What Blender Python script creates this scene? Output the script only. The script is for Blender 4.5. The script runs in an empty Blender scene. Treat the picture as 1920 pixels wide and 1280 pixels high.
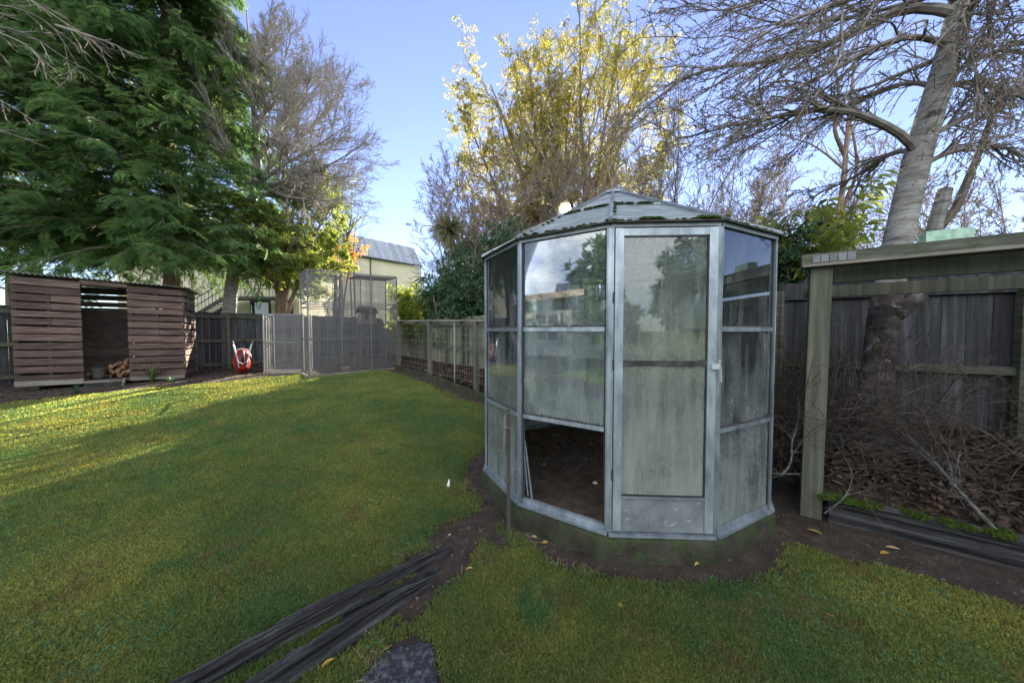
import bpy, math, random
import numpy as np
from mathutils import Vector, Matrix
random.seed(7)
RG = np.random.default_rng(11)
S = bpy.context.scene
COL = S.collection
# ------------------------------------------------------------------ camera
F, PITCH, EYE = 600.0, 0.0323, 1.5
cd = bpy.data.cameras.new('camera'); cam = bpy.data.objects.new('camera', cd); COL.objects.link(cam)
cam.location = (0, 0, EYE); cam.rotation_euler = (math.pi/2-PITCH, 0, 0)
cd.sensor_width = 36; cd.lens = F/1920*36; cd.clip_start = 0.02; cd.clip_end = 5000
S.camera = cam
# ------------------------------------------------------------------ sky, sun, exposure
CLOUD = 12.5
SUN_AZ, SUN_EL = math.radians(9.5), math.radians(20.3)   # azimuth right of the view direction
w = bpy.data.worlds.new('World'); S.world = w; w.use_nodes = True
nt = w.node_tree; bg = nt.nodes['Background']
sky = nt.nodes.new('ShaderNodeTexSky'); sky.sky_type = 'NISHITA'; sky.sun_disc = False
sky.sun_elevation = SUN_EL; sky.sun_rotation = SUN_AZ; sky.altitude = 50; sky.air_density = 1.0; sky.dust_density = 0.0; sky.ozone_density = 5.0
hs = nt.nodes.new('ShaderNodeHueSaturation'); hs.inputs['Saturation'].default_value = .86; hs.inputs['Hue'].default_value = .519; nt.links.new(sky.outputs[0], hs.inputs['Color']); bg.inputs[1].default_value = 0.05
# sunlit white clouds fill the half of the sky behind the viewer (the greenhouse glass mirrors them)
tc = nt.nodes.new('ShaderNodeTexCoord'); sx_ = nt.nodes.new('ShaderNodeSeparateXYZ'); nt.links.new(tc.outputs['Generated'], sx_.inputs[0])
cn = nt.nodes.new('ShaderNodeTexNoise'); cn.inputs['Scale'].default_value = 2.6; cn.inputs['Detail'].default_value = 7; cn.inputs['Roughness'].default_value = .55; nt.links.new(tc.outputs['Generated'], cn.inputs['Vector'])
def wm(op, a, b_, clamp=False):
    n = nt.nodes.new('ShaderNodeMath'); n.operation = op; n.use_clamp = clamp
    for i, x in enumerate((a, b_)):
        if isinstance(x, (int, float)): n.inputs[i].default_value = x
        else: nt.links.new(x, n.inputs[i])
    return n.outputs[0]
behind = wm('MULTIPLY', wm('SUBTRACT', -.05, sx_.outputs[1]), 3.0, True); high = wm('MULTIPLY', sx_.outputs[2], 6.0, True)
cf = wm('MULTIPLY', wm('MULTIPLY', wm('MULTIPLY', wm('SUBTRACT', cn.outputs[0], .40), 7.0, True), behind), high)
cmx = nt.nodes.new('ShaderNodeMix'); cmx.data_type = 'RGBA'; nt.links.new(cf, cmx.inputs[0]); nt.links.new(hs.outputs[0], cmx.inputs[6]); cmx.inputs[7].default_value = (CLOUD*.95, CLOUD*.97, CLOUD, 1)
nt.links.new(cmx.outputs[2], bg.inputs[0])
sd = bpy.data.lights.new('sun', 'SUN'); sd.energy = 5.0; sd.angle = math.radians(0.55); sd.color = (1, .87, .66)
sun = bpy.data.objects.new('sun', sd); COL.objects.link(sun)
SD = Vector((math.sin(SUN_AZ)*math.cos(SUN_EL), math.cos(SUN_AZ)*math.cos(SUN_EL), math.sin(SUN_EL)))
sun.rotation_euler = SD.to_track_quat('Z', 'Y').to_euler()
S.view_settings.view_transform = 'Standard'; S.view_settings.look = 'None'
S.view_settings.exposure = 2.85; S.view_settings.gamma = 1.0; S.view_settings.use_curve_mapping = False
S.cycles.max_bounces = 8; S.cycles.transparent_max_bounces = 24; S.cycles.diffuse_bounces = 4
S.cycles.glossy_bounces = 4; S.cycles.transmission_bounces = 6
S.cycles.caustics_reflective = False; S.cycles.caustics_refractive = False
S.cycles.sample_clamp_indirect = 4.0
S.cycles.use_denoising = True

# ------------------------------------------------------------------ pixel and ground helpers
def px(x, y, Y):
    u = 640-y; c, s = math.cos(PITCH), math.sin(PITCH)
    d = np.array([x-960, F*c+u*s, -F*s+u*c]); k = Y/d[1]
    return np.array([d[0]*k, Y, EYE+d[2]*k])
def G(x, y):
    t = np.clip((np.asarray(y, float)-3)/6.5, 0, 1)
    return 0.28*t*t*(3-2*t)+0*np.asarray(x, float)
def pg(x, y, h=0.0):
    Y = 5.0
    u = 640-y; c, s = math.cos(PITCH), math.sin(PITCH)
    for _ in range(60):
        Y = 0.5*Y+0.5*min(40, (float(G(0, Y))+h-EYE)*(F*c+u*s)/(-F*s+u*c))
    p = px(x, y, Y); return p
def nrm(a):
    a = np.asarray(a, float); return a/np.maximum(np.linalg.norm(a, axis=-1, keepdims=True), 1e-9)

# ------------------------------------------------------------------ mesh builder
class MB:
    def __init__(s): s.v = []; s.f = []; s.t = []; s.n = 0
    def add(s, v, f, tint=None):
        v = np.asarray(v, np.float32).reshape(-1, 3); f = np.asarray(f, np.int64)
        if tint is None: tint = random.random()
        t = np.full(len(f), tint, np.float32) if np.isscalar(tint) else np.asarray(tint, np.float32)
        s.v.append(v); s.f.append(f+s.n); s.t.append(t); s.n += len(v); return s
    def hexa(s, P, tint=None):      # 8 corners: bottom ring then top ring
        return s.add(P, [[0,3,2,1],[4,5,6,7],[0,1,5,4],[1,2,6,5],[2,3,7,6],[3,0,4,7]], tint)
    def beam(s, a, b, wd, ht, up=(0,0,1), tint=None, jit=0.0):
        a = np.asarray(a, float); b = np.asarray(b, float); d = nrm(b-a)
        sd_ = np.cross(d, up); 
        if np.linalg.norm(sd_) < 1e-4: sd_ = np.array([1., 0, 0])
        sd_ = nrm(sd_); u = np.cross(sd_, d)
        P = []
        for e in (a, b):
            for i, j in ((-1,-1),(1,-1),(1,1),(-1,1)):
                P.append(e+sd_*i*wd/2+u*j*ht/2+(RG.normal(0, jit, 3) if jit else 0))
        return s.add(P, [[0,1,2,3],[4,7,6,5],[0,4,5,1],[1,5,6,2],[2,6,7,3],[3,7,4,0]], tint)
    def box(s, c, sz, rz=0, tint=None):
        c = np.asarray(c, float); hx, hy, hz = np.asarray(sz)/2; co, si = math.cos(rz), math.sin(rz)
        P = [c+np.array([x*co-y*si, x*si+y*co, z]) for z in (-hz, hz) for x, y in ((-hx,-hy),(hx,-hy),(hx,hy),(-hx,hy))]
        return s.hexa(P, tint)
    def tubes(s, pts, rad, k=4, tint=None, caps=False):
        pts = np.asarray(pts, float); rad = np.asarray(rad, float)
        if pts.ndim == 2: pts = pts[None]; rad = rad[None]
        if len(pts) > 20:                                   # the thin spot in the twigs where the low sun shines through
            q = pts-np.array([0, 0, EYE]); al = q@np.array(SD); dist = np.linalg.norm(q-al[..., None]*np.array(SD), axis=-1)
            keep = ~((dist < .36)&(al > 8)).any(1); pts, rad = pts[keep], rad[keep]
            if tint is not None and not np.isscalar(tint): tint = None
        N, P, _ = pts.shape
        tan = nrm(np.gradient(pts, axis=1)); ref = np.array([0.31, 0.52, 0.23])
        mean = nrm(pts[:, -1]-pts[:, 0]); refs = np.where((np.abs(mean@nrm(ref)) > 0.9)[:, None], np.array([0.8, -.5, .1]), ref)
        n1 = nrm(np.cross(tan, refs[:, None, :])); n2 = np.cross(tan, n1)
        a = np.arange(k)*2*np.pi/k
        ring = pts[:, :, None, :]+rad[:, :, None, None]*(np.cos(a)[None, None, :, None]*n1[:, :, None, :]+np.sin(a)[None, None, :, None]*n2[:, :, None, :])
        i = np.arange(N)[:, None, None]*P*k; j = np.arange(P-1)[None, :, None]*k; q = np.arange(k)[None, None, :]; q2 = (q+1) % k
        f = np.stack([i+j+q, i+j+q2, i+j+k+q2, i+j+k+q], -1).reshape(-1, 4)
        if tint is None: tint = np.repeat(RG.random(N), (P-1)*k)
        s.add(ring.reshape(-1, 3), f, tint)
        if caps:
            base = s.n-N*P*k
            for n in range(N):
                o = n*P*k
                s.v.append(np.zeros((0, 3), np.float32)); s.f.append(np.array([[base+o+m for m in range(k)][::-1]])); s.t.append(np.array([.5], np.float32))
                s.f.append(np.array([[base+o+(P-1)*k+m for m in range(k)]])); s.t.append(np.array([.5], np.float32))
        return s
    def build(s, name, mat, parent=None, base=None, smooth=False):
        v = np.concatenate(s.v) if s.v else np.zeros((0, 3), np.float32)
        if base is None: base = np.array(parent['_b']) if parent is not None and '_b' in parent else np.zeros(3)
        base = np.asarray(base, float)
        me = bpy.data.meshes.new(name)
        me.vertices.add(len(v)); me.vertices.foreach_set('co', (v-base).astype(np.float32).ravel())
        lens = np.concatenate([np.full(len(f), f.shape[1]) for f in s.f]); loops = np.concatenate([f.ravel() for f in s.f])
        me.loops.add(len(loops)); me.loops.foreach_set('vertex_index', loops.astype(np.int32))
        me.polygons.add(len(lens)); st = np.concatenate([[0], np.cumsum(lens)[:-1]])
        me.polygons.foreach_set('loop_start', st.astype(np.int32))
        at = me.attributes.new('tint', 'FLOAT', 'FACE'); at.data.foreach_set('value', np.concatenate(s.t).astype(np.float32))
        me.polygons.foreach_set('use_smooth', np.full(len(lens), bool(smooth)))
        me.update(calc_edges=True)
        for m in (mat if isinstance(mat, (list, tuple)) else [mat]): me.materials.append(m)
        o = bpy.data.objects.new(name, me); COL.objects.link(o)
        if parent is not None:
            o.parent = parent
            pb = np.array(parent['_b']) if '_b' in parent else np.zeros(3)
            o.location = Vector((base-pb).tolist())
        else: o.location = Vector(base.tolist())
        o['_b'] = base.tolist()
        return o
def thing(name, label, cat, base, group=None):
    o = bpy.data.objects.new(name, None); COL.objects.link(o); o.empty_display_size = .1
    o.location = Vector([float(c) for c in base]); o['_b'] = [float(c) for c in base]
    return tag(o, label, cat, group)
def tag(o, label, cat, group=None):
    o['label'] = label; o['category'] = cat
    if group: o['group'] = group
    return o
def struct(o): o['kind'] = 'structure'; return o

# ------------------------------------------------------------------ materials
def ramp(nt, fac, stops):
    r = nt.nodes.new('ShaderNodeValToRGB'); cr = r.color_ramp
    while len(cr.elements) < len(stops): cr.elements.new(0.5)
    for e, (p, c) in zip(cr.elements, stops): e.position = p; e.color = (*c, 1)
    nt.links.new(fac, r.inputs[0]); return r.outputs[0]
def noise(nt, scale, vec, detail=6, rough=.6, dist=0):
    n = nt.nodes.new('ShaderNodeTexNoise'); n.inputs['Scale'].default_value = scale; n.inputs['Detail'].default_value = detail
    n.inputs['Roughness'].default_value = rough; n.inputs['Distortion'].default_value = dist; nt.links.new(vec, n.inputs['Vector']); return n.outputs[0]
def mapping(nt, sc, rot=(0,0,0)):
    tc = nt.nodes.new('ShaderNodeTexCoord'); m = nt.nodes.new('ShaderNodeMapping')
    m.inputs['Scale'].default_value = sc; m.inputs['Rotation'].default_value = rot; nt.links.new(tc.outputs['Object'], m.inputs[0]); return m.outputs[0]
def mth(nt, op, a, b=0.5, clamp=False):
    n = nt.nodes.new('ShaderNodeMath'); n.operation = op; n.use_clamp = clamp
    for i, x in enumerate((a, b)):
        if isinstance(x, (int, float)): n.inputs[i].default_value = x
        else: nt.links.new(x, n.inputs[i])
    return n.outputs[0]
def mixc(nt, fac, a, b, mode='MIX'):
    n = nt.nodes.new('ShaderNodeMix'); n.data_type = 'RGBA'; n.blend_type = mode
    for i, x in ((0, fac), (6, a), (7, b)):
        if isinstance(x, (int, float)): n.inputs[i].default_value = x
        elif isinstance(x, tuple): n.inputs[i].default_value = (*x, 1)
        else: nt.links.new(x, n.inputs[i])
    return n.outputs[2]
def tintv(nt, lo, hi):
    a = nt.nodes.new('ShaderNodeAttribute'); a.attribute_name = 'tint'
    return mth(nt, 'ADD', mth(nt, 'MULTIPLY', a.outputs['Fac'], hi-lo), lo)
def mat(name, stops, sc=(4,4,4), detail=8, rough=.85, bump=.3, tint=(.75,1.25), spots=None, moss=None, fine=None, metal=0, spec=.3, nscale=1.0, dist=0, bdist=.01):
    m = bpy.data.materials.new(name); m.use_nodes = True; nt = m.node_tree; b = nt.nodes['Principled BSDF']
    vec = mapping(nt, sc); n = noise(nt, nscale, vec, detail, .65, dist)
    col = ramp(nt, n, stops)
    if spots:                # (scale, threshold, colour)
        for (ss, th, c) in spots:
            n2 = noise(nt, ss, mapping(nt, (1,1,1)), 5, .6); f = mth(nt, 'MULTIPLY', mth(nt, 'SUBTRACT', n2, th), 14, True)
            col = mixc(nt, f, col, c)
    if moss:                 # (scale, threshold, colour, needs upward normal)
        ss, th, c, up = moss
        n3 = noise(nt, ss, mapping(nt, (1,1,1)), 8, .7)
        if up:
            g = nt.nodes.new('ShaderNodeNewGeometry'); sp = nt.nodes.new('ShaderNodeSeparateXYZ'); nt.links.new(g.outputs['Normal'], sp.inputs[0])
            n3 = mth(nt, 'ADD', n3, mth(nt, 'MULTIPLY', sp.outputs[2], up))
        f = mth(nt, 'MULTIPLY', mth(nt, 'SUBTRACT', n3, th), 9 if 'concrete' not in name else 3.5, True); col = mixc(nt, f, col, c)
    tv = tintv(nt, *tint); cc = nt.nodes.new('ShaderNodeCombineColor')
    for i in range(3): nt.links.new(tv, cc.inputs[i])
    col = mixc(nt, 1.0, col, cc.outputs[0], 'MULTIPLY')
    nt.links.new(col, b.inputs['Base Color']); b.inputs['Roughness'].default_value = rough
    b.inputs['Metallic'].default_value = metal; b.inputs['Specular IOR Level'].default_value = spec
    if bump:
        bp = nt.nodes.new('ShaderNodeBump'); bp.inputs['Strength'].default_value = bump; bp.inputs['Distance'].default_value = bdist
        h = n if not fine else mth(nt, 'ADD', n, noise(nt, fine, mapping(nt, (1,1,1)), 6, .7))
        nt.links.new(h, bp.inputs['Height']); nt.links.new(bp.outputs[0], b.inputs['Normal'])
    return m
def leafmat(name, c1, c2, trans=.45, rough=.5, sc=.7):
    m = bpy.data.materials.new(name); m.use_nodes = True; nt = m.node_tree; nt.nodes.remove(nt.nodes['Principled BSDF'])
    out = nt.nodes['Material Output']; a = nt.nodes.new('ShaderNodeAttribute'); a.attribute_name = 'tint'
    n = noise(nt, sc, mapping(nt, (1,1,1)), 3); f = mth(nt, 'ADD', mth(nt, 'MULTIPLY', a.outputs['Fac'], .6), mth(nt, 'MULTIPLY', mth(nt, 'SUBTRACT', n, .35), 1.3), True)
    col = mixc(nt, f, c1, c2)
    d = nt.nodes.new('ShaderNodeBsdfPrincipled'); d.inputs['Roughness'].default_value = rough; d.inputs['Specular IOR Level'].default_value = .25; nt.links.new(col, d.inputs['Base Color'])
    t = nt.nodes.new('ShaderNodeBsdfTranslucent'); g = nt.nodes.new('ShaderNodeGamma'); g.inputs[1].default_value = .8; nt.links.new(col, g.inputs[0]); nt.links.new(g.outputs[0], t.inputs[0])
    mx = nt.nodes.new('ShaderNodeMixShader'); mx.inputs[0].default_value = trans
    nt.links.new(d.outputs[0], mx.inputs[1]); nt.links.new(t.outputs[0], mx.inputs[2]); nt.links.new(mx.outputs[0], out.inputs[0]); return m
M = {}
M['soil'] = mat('soil', [(.3,(.022,.016,.013)),(.55,(.052,.039,.030)),(.8,(.10,.078,.062))], (9,9,9), bump=.9, fine=60, rough=.95, spots=[(70,.66,(.12,.1,.07))], bdist=.03)
M['lawn'] = mat('lawn', [(.3,(.04,.09,.02)),(.5,(.075,.13,.028)),(.7,(.12,.15,.036))], (1.6,1.6,1.6), bump=.9, fine=90, rough=.95, spots=[(3.5,.62,(.06,.05,.02))], bdist=.03)
def grassmat():
    m = bpy.data.materials.new('grass'); m.use_nodes = True; nt = m.node_tree; nt.nodes.remove(nt.nodes['Principled BSDF']); out = nt.nodes['Material Output']
    tc = mapping(nt, (1,1,1)); n = noise(nt, .9, tc, 5, .6); n2 = noise(nt, 3.3, tc, 4, .7)
    a = nt.nodes.new('ShaderNodeAttribute'); a.attribute_name = 'tint'
    col = ramp(nt, n, [(.32,(.070,.130,.062)),(.48,(.128,.170,.060)),(.64,(.215,.225,.078))])
    col = mixc(nt, mth(nt, 'MULTIPLY', mth(nt, 'SUBTRACT', n2, .53), 6, True), col, (.165,.14,.07))
    col = mixc(nt, mth(nt, 'MULTIPLY', mth(nt, 'SUBTRACT', noise(nt, 1.7, mapping(nt, (1,1,1), (0,0,1)), 4), .60), 9, True), col, (.06,.15,.07))
    cc = nt.nodes.new('ShaderNodeCombineColor'); tv = tintv(nt, .6, 1.5)
    for i in range(3): nt.links.new(tv, cc.inputs[i])
    col = mixc(nt, 1.0, col, cc.outputs[0], 'MULTIPLY')
    d = nt.nodes.new('ShaderNodeBsdfDiffuse'); t = nt.nodes.new('ShaderNodeBsdfTranslucent'); nt.links.new(col, d.inputs[0]); nt.links.new(mixc(nt, 1.0, col, (1.95,1.75,.9), 'MULTIPLY'), t.inputs[0])
    mx = nt.nodes.new('ShaderNodeMixShader'); mx.inputs[0].default_value = .55; nt.links.new(d.outputs[0], mx.inputs[1]); nt.links.new(t.outputs[0], mx.inputs[2]); nt.links.new(mx.outputs[0], out.inputs[0]); return m
M['grass'] = grassmat()
wd = [(.25,(.035,.03,.027)),(.5,(.10,.09,.08)),(.75,(.21,.20,.19))]
M['palings'] = mat('fence_palings', [(.25,(.012,.012,.014)),(.5,(.036,.037,.041)),(.78,(.115,.118,.13))], (26,26,1.1), tint=(.5,1.5), moss=(5,.62,(.03,.045,.018),0))
M['palings_green'] = mat('green_palings', [(.25,(.05,.055,.035)),(.5,(.13,.135,.09)),(.78,(.26,.25,.18))], (26,26,1.1), tint=(.6,1.35), moss=(4,.58,(.07,.09,.035),0))
M['rail'] = mat('fence_rail', [(.25,(.03,.033,.024)),(.5,(.07,.074,.054)),(.78,(.14,.14,.11))], (3,3,24), moss=(6,.55,(.035,.05,.015),.1))
M['post'] = mat('treated_post', [(.25,(.032,.035,.026)),(.5,(.078,.082,.060)),(.8,(.165,.16,.125))], (22,22,1.0), tint=(.85,1.1), moss=(3,.64,(.08,.11,.04),0))
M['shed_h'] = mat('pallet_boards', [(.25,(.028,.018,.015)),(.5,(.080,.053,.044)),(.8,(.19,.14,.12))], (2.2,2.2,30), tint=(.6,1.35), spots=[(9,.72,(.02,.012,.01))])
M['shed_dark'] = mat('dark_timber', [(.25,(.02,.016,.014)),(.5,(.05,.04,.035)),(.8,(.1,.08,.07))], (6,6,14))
M['iron'] = mat('corrugated_iron', [(.3,(.20,.20,.19)),(.55,(.33,.33,.32)),(.8,(.28,.2,.13))], (2,2,2), metal=.2, rough=.6, bump=.05)
M['log_wood'] = mat('split_wood', [(.25,(.08,.04,.024)),(.5,(.17,.095,.06)),(.8,(.30,.19,.125))], (12,12,12), tint=(.5,1.2))
M['black_timber'] = mat('weathered_sleeper', [(.25,(.006,.006,.007)),(.5,(.024,.025,.028)),(.72,(.10,.105,.11))], (3.5,3.5,3.5), bump=1, fine=24, rough=.7, spots=[(14,.68,(.12,.13,.13))], bdist=.02)
def timber(name, ang):
    m = mat(name, [(.3,(.008,.008,.008)),(.5,(.024,.024,.025)),(.66,(.075,.077,.08)),(.8,(.16,.165,.17))], (3,3,3), bump=1, rough=.75, bdist=.02)
    nt = m.node_tree; mp = [n for n in nt.nodes if n.type == 'MAPPING'][0]; mp.vector_type = 'TEXTURE'; mp.inputs['Rotation'].default_value = (0, 0, ang); mp.inputs['Scale'].default_value = (.45, .018, .03); return m
M['stone'] = mat('granite', [(.3,(.010,.011,.014)),(.5,(.028,.031,.038)),(.64,(.10,.105,.12))], (34,34,34), rough=.8, bump=1, fine=12, spots=[(90,.64,(.2,.21,.23))], moss=(7,.60,(.03,.05,.02),0), bdist=.02)
M['alu'] = mat('aluminium', [(.3,(.13,.155,.18)),(.5,(.25,.29,.325)),(.75,(.42,.46,.50))], (9,9,3.5), metal=.6, rough=.45, bump=.12, spots=[(45,.68,(.18,.17,.15))], spec=.5)
M['alu_dull'] = mat('weathered_aluminium', [(.3,(.15,.17,.18)),(.55,(.27,.30,.32)),(.8,(.40,.43,.45))], (6,6,6), metal=.55, rough=.5, bump=.2, spots=[(16,.67,(.5,.53,.58)),(60,.66,(.14,.14,.12))], spec=.5)
M['concrete'] = mat('mossy_concrete', [(.3,(.012,.009,.007)),(.5,(.028,.022,.017)),(.75,(.07,.058,.048))], (5,5,5), bump=.8, fine=40, moss=(9,.42,(.030,.058,.014),.05), bdist=.02)
M['moss'] = mat('moss', [(.3,(.03,.06,.008)),(.55,(.08,.14,.015)),(.8,(.15,.2,.03))], (30,30,30), bump=1, fine=120, rough=1, bdist=.02)
M['dark_bar'] = mat('rotten_bar', [(.3,(.016,.015,.014)),(.6,(.05,.046,.042)),(.85,(.16,.155,.15))], (14,14,14), bump=.8)
M['red'] = mat('red_paint', [(.3,(.16,.010,.008)),(.6,(.26,.022,.016)),(.8,(.2,.04,.03))], (6,6,6), rough=.4, bump=.05, spots=[(25,.68,(.12,.04,.03))])
M['black'] = mat('black_rubber', [(.3,(.012,.012,.012)),(.7,(.03,.03,.03))], rough=.6, bump=.1)
M['galv'] = mat('galvanised_steel', [(.3,(.42,.45,.47)),(.6,(.60,.62,.64)),(.8,(.7,.7,.7))], (9,9,9), metal=.7, rough=.35, bump=.05)
M['birch'] = mat('silver_bark', [(.3,(.055,.05,.045)),(.45,(.19,.18,.165)),(.6,(.30,.29,.27)),(.8,(.42,.41,.38))], (5,5,22), bump=.7, fine=45, spots=[(6,.63,(.05,.042,.036)),(22,.64,(.07,.065,.05)),(13,.66,(.12,.14,.09))], dist=.15, bdist=.015)
M['bark'] = mat('bark', [(.3,(.05,.042,.034)),(.55,(.12,.10,.08)),(.8,(.22,.19,.15))], (14,14,3), bump=.8)
M['bark_dark'] = mat('rough_dark_bark', [(.3,(.015,.012,.010)),(.47,(.045,.036,.031)),(.62,(.11,.095,.088)),(.75,(.25,.24,.24))], (5,5,10), bump=1, fine=25, spots=[(8,.60,(.22,.225,.24))], bdist=.03)
M['bark_red'] = mat('red_bark', [(.3,(.09,.055,.04)),(.55,(.19,.125,.09)),(.8,(.3,.21,.15))], (18,18,2), bump=.8)
M['twig'] = mat('twig_bark', [(.3,(.10,.085,.075)),(.55,(.19,.165,.145)),(.8,(.31,.28,.25))], (7,7,7), bump=0, tint=(.6,1.3))
M['twig_tan'] = mat('tan_twig_bark', [(.3,(.16,.12,.085)),(.55,(.28,.215,.16)),(.8,(.42,.34,.26))], (7,7,7), bump=0, tint=(.6,1.3))
M['twig_pink'] = mat('pinkish_twig_bark', [(.3,(.15,.135,.12)),(.55,(.27,.245,.22)),(.8,(.42,.385,.35))], (7,7,7), bump=0, tint=(.6,1.3))
M['cane'] = mat('dead_canes', [(.3,(.025,.019,.016)),(.55,(.062,.050,.042)),(.8,(.15,.13,.115))], (9,9,9), bump=0, tint=(.4,1.4))
M['lichen'] = mat('lichened_branch', [(.35,(.035,.03,.026)),(.5,(.075,.077,.07)),(.75,(.19,.21,.2))], (20,20,20), bump=.5)
M['litter'] = mat('leaf_litter', [(.3,(.022,.014,.010)),(.55,(.058,.038,.026)),(.8,(.15,.105,.065))], (15,15,15), bump=.2, tint=(.35,1.6))
M['yleaf'] = mat('yellow_leaf', [(.3,(.26,.17,.03)),(.6,(.36,.26,.05)),(.85,(.25,.14,.04))], (30,30,30), bump=.2, tint=(.85,1.1), rough=.6)
M['bleaf'] = mat('brown_leaf', [(.3,(.2,.12,.06)),(.7,(.38,.27,.15))], (30,30,30), bump=.2, tint=(.8,1.2))
M['white'] = mat('white_paper', [(.3,(.6,.6,.55)),(.7,(.8,.8,.76))], (20,20,20), bump=.2)
M['cream'] = mat('cream_render', [(.3,(.42,.38,.29)),(.7,(.55,.50,.39))], (.8,.8,.8), bump=.1, spots=[(1.2,.68,(.36,.33,.26))], tint=(.95,1.05))
M['roof_far'] = mat('metal_roofing', [(.3,(.22,.24,.27)),(.7,(.33,.35,.38))], (3,3,.6), metal=.1, rough=.5, bump=.05, tint=(.85,1.15))
M['trim'] = mat('dark_trim', [(.3,(.035,.035,.035)),(.7,(.07,.07,.065))], bump=.05)
M['wall_white'] = mat('white_weatherboard', [(.3,(.62,.64,.64)),(.7,(.75,.76,.75))], (1,1,6), bump=.05, tint=(.96,1.04))
M['fascia'] = mat('cream_fascia', [(.3,(.55,.48,.38)),(.7,(.68,.6,.48))], bump=.05)
M['window_glass'] = mat('window_glass', [(.3,(.03,.035,.04)),(.7,(.06,.065,.07))], rough=.06, bump=0, spec=.9)
M['green_block'] = mat('green_painted_block', [(.3,(.14,.24,.17)),(.55,(.30,.44,.34)),(.75,(.48,.5,.38))], (22,22,22), bump=.8)
M['con_leaf'] = leafmat('cypress_foliage', (.026,.084,.028), (.125,.21,.045), .45, sc=.6)
M['leaf_yg'] = leafmat('yellow_green_leaves', (.11,.19,.03), (.34,.36,.05), .55)
M['leaf_willow'] = leafmat('willow_leaves', (.13,.20,.035), (.50,.38,.055), .62, sc=.45)
M['leaf_orange'] = leafmat('orange_leaves', (.42,.16,.03), (.6,.34,.05), .55)
M['leaf_rhodo'] = leafmat('rhododendron_leaves', (.025,.07,.038), (.08,.15,.06), .25, rough=.35)
M['leaf_bright'] = leafmat('bright_leaves', (.14,.22,.03), (.36,.40,.05), .6)
M['leaf_flax'] = leafmat('strap_leaves', (.05,.09,.03), (.14,.19,.06), .35)
M['leaf_cabbage'] = leafmat('cabbage_leaves', (.07,.09,.05), (.24,.22,.12), .3)
M['rope'] = mat('old_string', [(.3,(.2,.16,.17)),(.7,(.32,.27,.28))], bump=.1)
M['mortar'] = mat('old_plank', [(.3,(.10,.09,.075)),(.6,(.2,.18,.15)),(.85,(.3,.28,.24))], (3,3,20), moss=(6,.6,(.04,.05,.02),.1))
M['stake'] = mat('old_stake', [(.3,(.035,.03,.026)),(.6,(.08,.07,.06)),(.85,(.14,.12,.105))], (20,20,2))
M['frame_metal'] = mat('dull_cage_steel', [(.3,(.09,.095,.10)),(.7,(.18,.19,.195))], (9,9,9), metal=.4, rough=.5, bump=0)
M['apple'] = mat('windfall_apple', [(.3,(.3,.02,.015)),(.7,(.5,.06,.03))], rough=.4, bump=0)

def glassmat(name, opac, col, streak=1.0, rough=.02, refl=1.35, top=None):
    m = bpy.data.materials.new(name); m.use_nodes = True; nt = m.node_tree; nt.nodes.remove(nt.nodes['Principled BSDF']); out = nt.nodes['Material Output']
    n = noise(nt, 1, mapping(nt, (13,13,1.5)), 8, .72); n2 = noise(nt, 3.2, mapping(nt, (1,1,1)), 6, .65); n3 = noise(nt, 95, mapping(nt, (1,1,1)), 3, .6)
    f = mth(nt, 'ADD', mth(nt, 'MULTIPLY', mth(nt, 'SUBTRACT', n, .45), 1.1*streak), mth(nt, 'MULTIPLY', mth(nt, 'SUBTRACT', n2, .45), 1.0))
    f = mth(nt, 'ADD', f, opac)
    f = mth(nt, 'ADD', f, mth(nt, 'MULTIPLY', mth(nt, 'SUBTRACT', n3, .5), .35))
    if top is not None:
        tc = nt.nodes.new('ShaderNodeTexCoord'); sp = nt.nodes.new('ShaderNodeSeparateXYZ'); nt.links.new(tc.outputs['Object'], sp.inputs[0])
        f = mth(nt, 'SUBTRACT', f, mth(nt, 'MULTIPLY', mth(nt, 'SUBTRACT', sp.outputs[2], top), .28, False))
    f = mth(nt, 'MAXIMUM', mth(nt, 'MINIMUM', f, .93), .06)
    colv = mixc(nt, n2, col, tuple(c*.55 for c in col)) if 'lichen' not in name else ramp(nt, noise(nt, 1, mapping(nt, (3.2,3.2,26)), 9, .72, .6), [(.36,(.045,.075,.022)),(.46,(.16,.22,.13)),(.54,(.30,.36,.28)),(.62,(.55,.58,.54)),(.72,(.20,.27,.16))])
    d = nt.nodes.new('ShaderNodeBsdfDiffuse'); t = nt.nodes.new('ShaderNodeBsdfTranslucent'); nt.links.new(colv, d.inputs[0]); nt.links.new(colv, t.inputs[0])
    dt = nt.nodes.new('ShaderNodeMixShader'); dt.inputs[0].default_value = .5; nt.links.new(d.outputs[0], dt.inputs[1]); nt.links.new(t.outputs[0], dt.inputs[2])
    tr = nt.nodes.new('ShaderNodeBsdfTransparent'); tr.inputs[0].default_value = (.96,.98,.97,1)
    mx = nt.nodes.new('ShaderNodeMixShader'); nt.links.new(f, mx.inputs[0]); nt.links.new(tr.outputs[0], mx.inputs[1]); nt.links.new(dt.outputs[0], mx.inputs[2])
    g = nt.nodes.new('ShaderNodeBsdfGlossy'); g.inputs['Roughness'].default_value = rough; g.inputs[0].default_value = (.95,.97,1,1)
    fr = nt.nodes.new('ShaderNodeFresnel'); fr.inputs[0].default_value = refl
    m2 = nt.nodes.new('ShaderNodeMixShader'); nt.links.new(fr.outputs[0], m2.inputs[0]); nt.links.new(mx.outputs[0], m2.inputs[1]); nt.links.new(g.outputs[0], m2.inputs[2])
    nt.links.new(m2.outputs[0], out.inputs[0]); return m
M['glass'] = glassmat('algae_glass', .27, (.72,.82,.82), refl=1.9, top=.75)
M['glass_door'] = glassmat('dirty_door_glass', .33, (.60,.66,.60), refl=1.5, top=.9)
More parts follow.
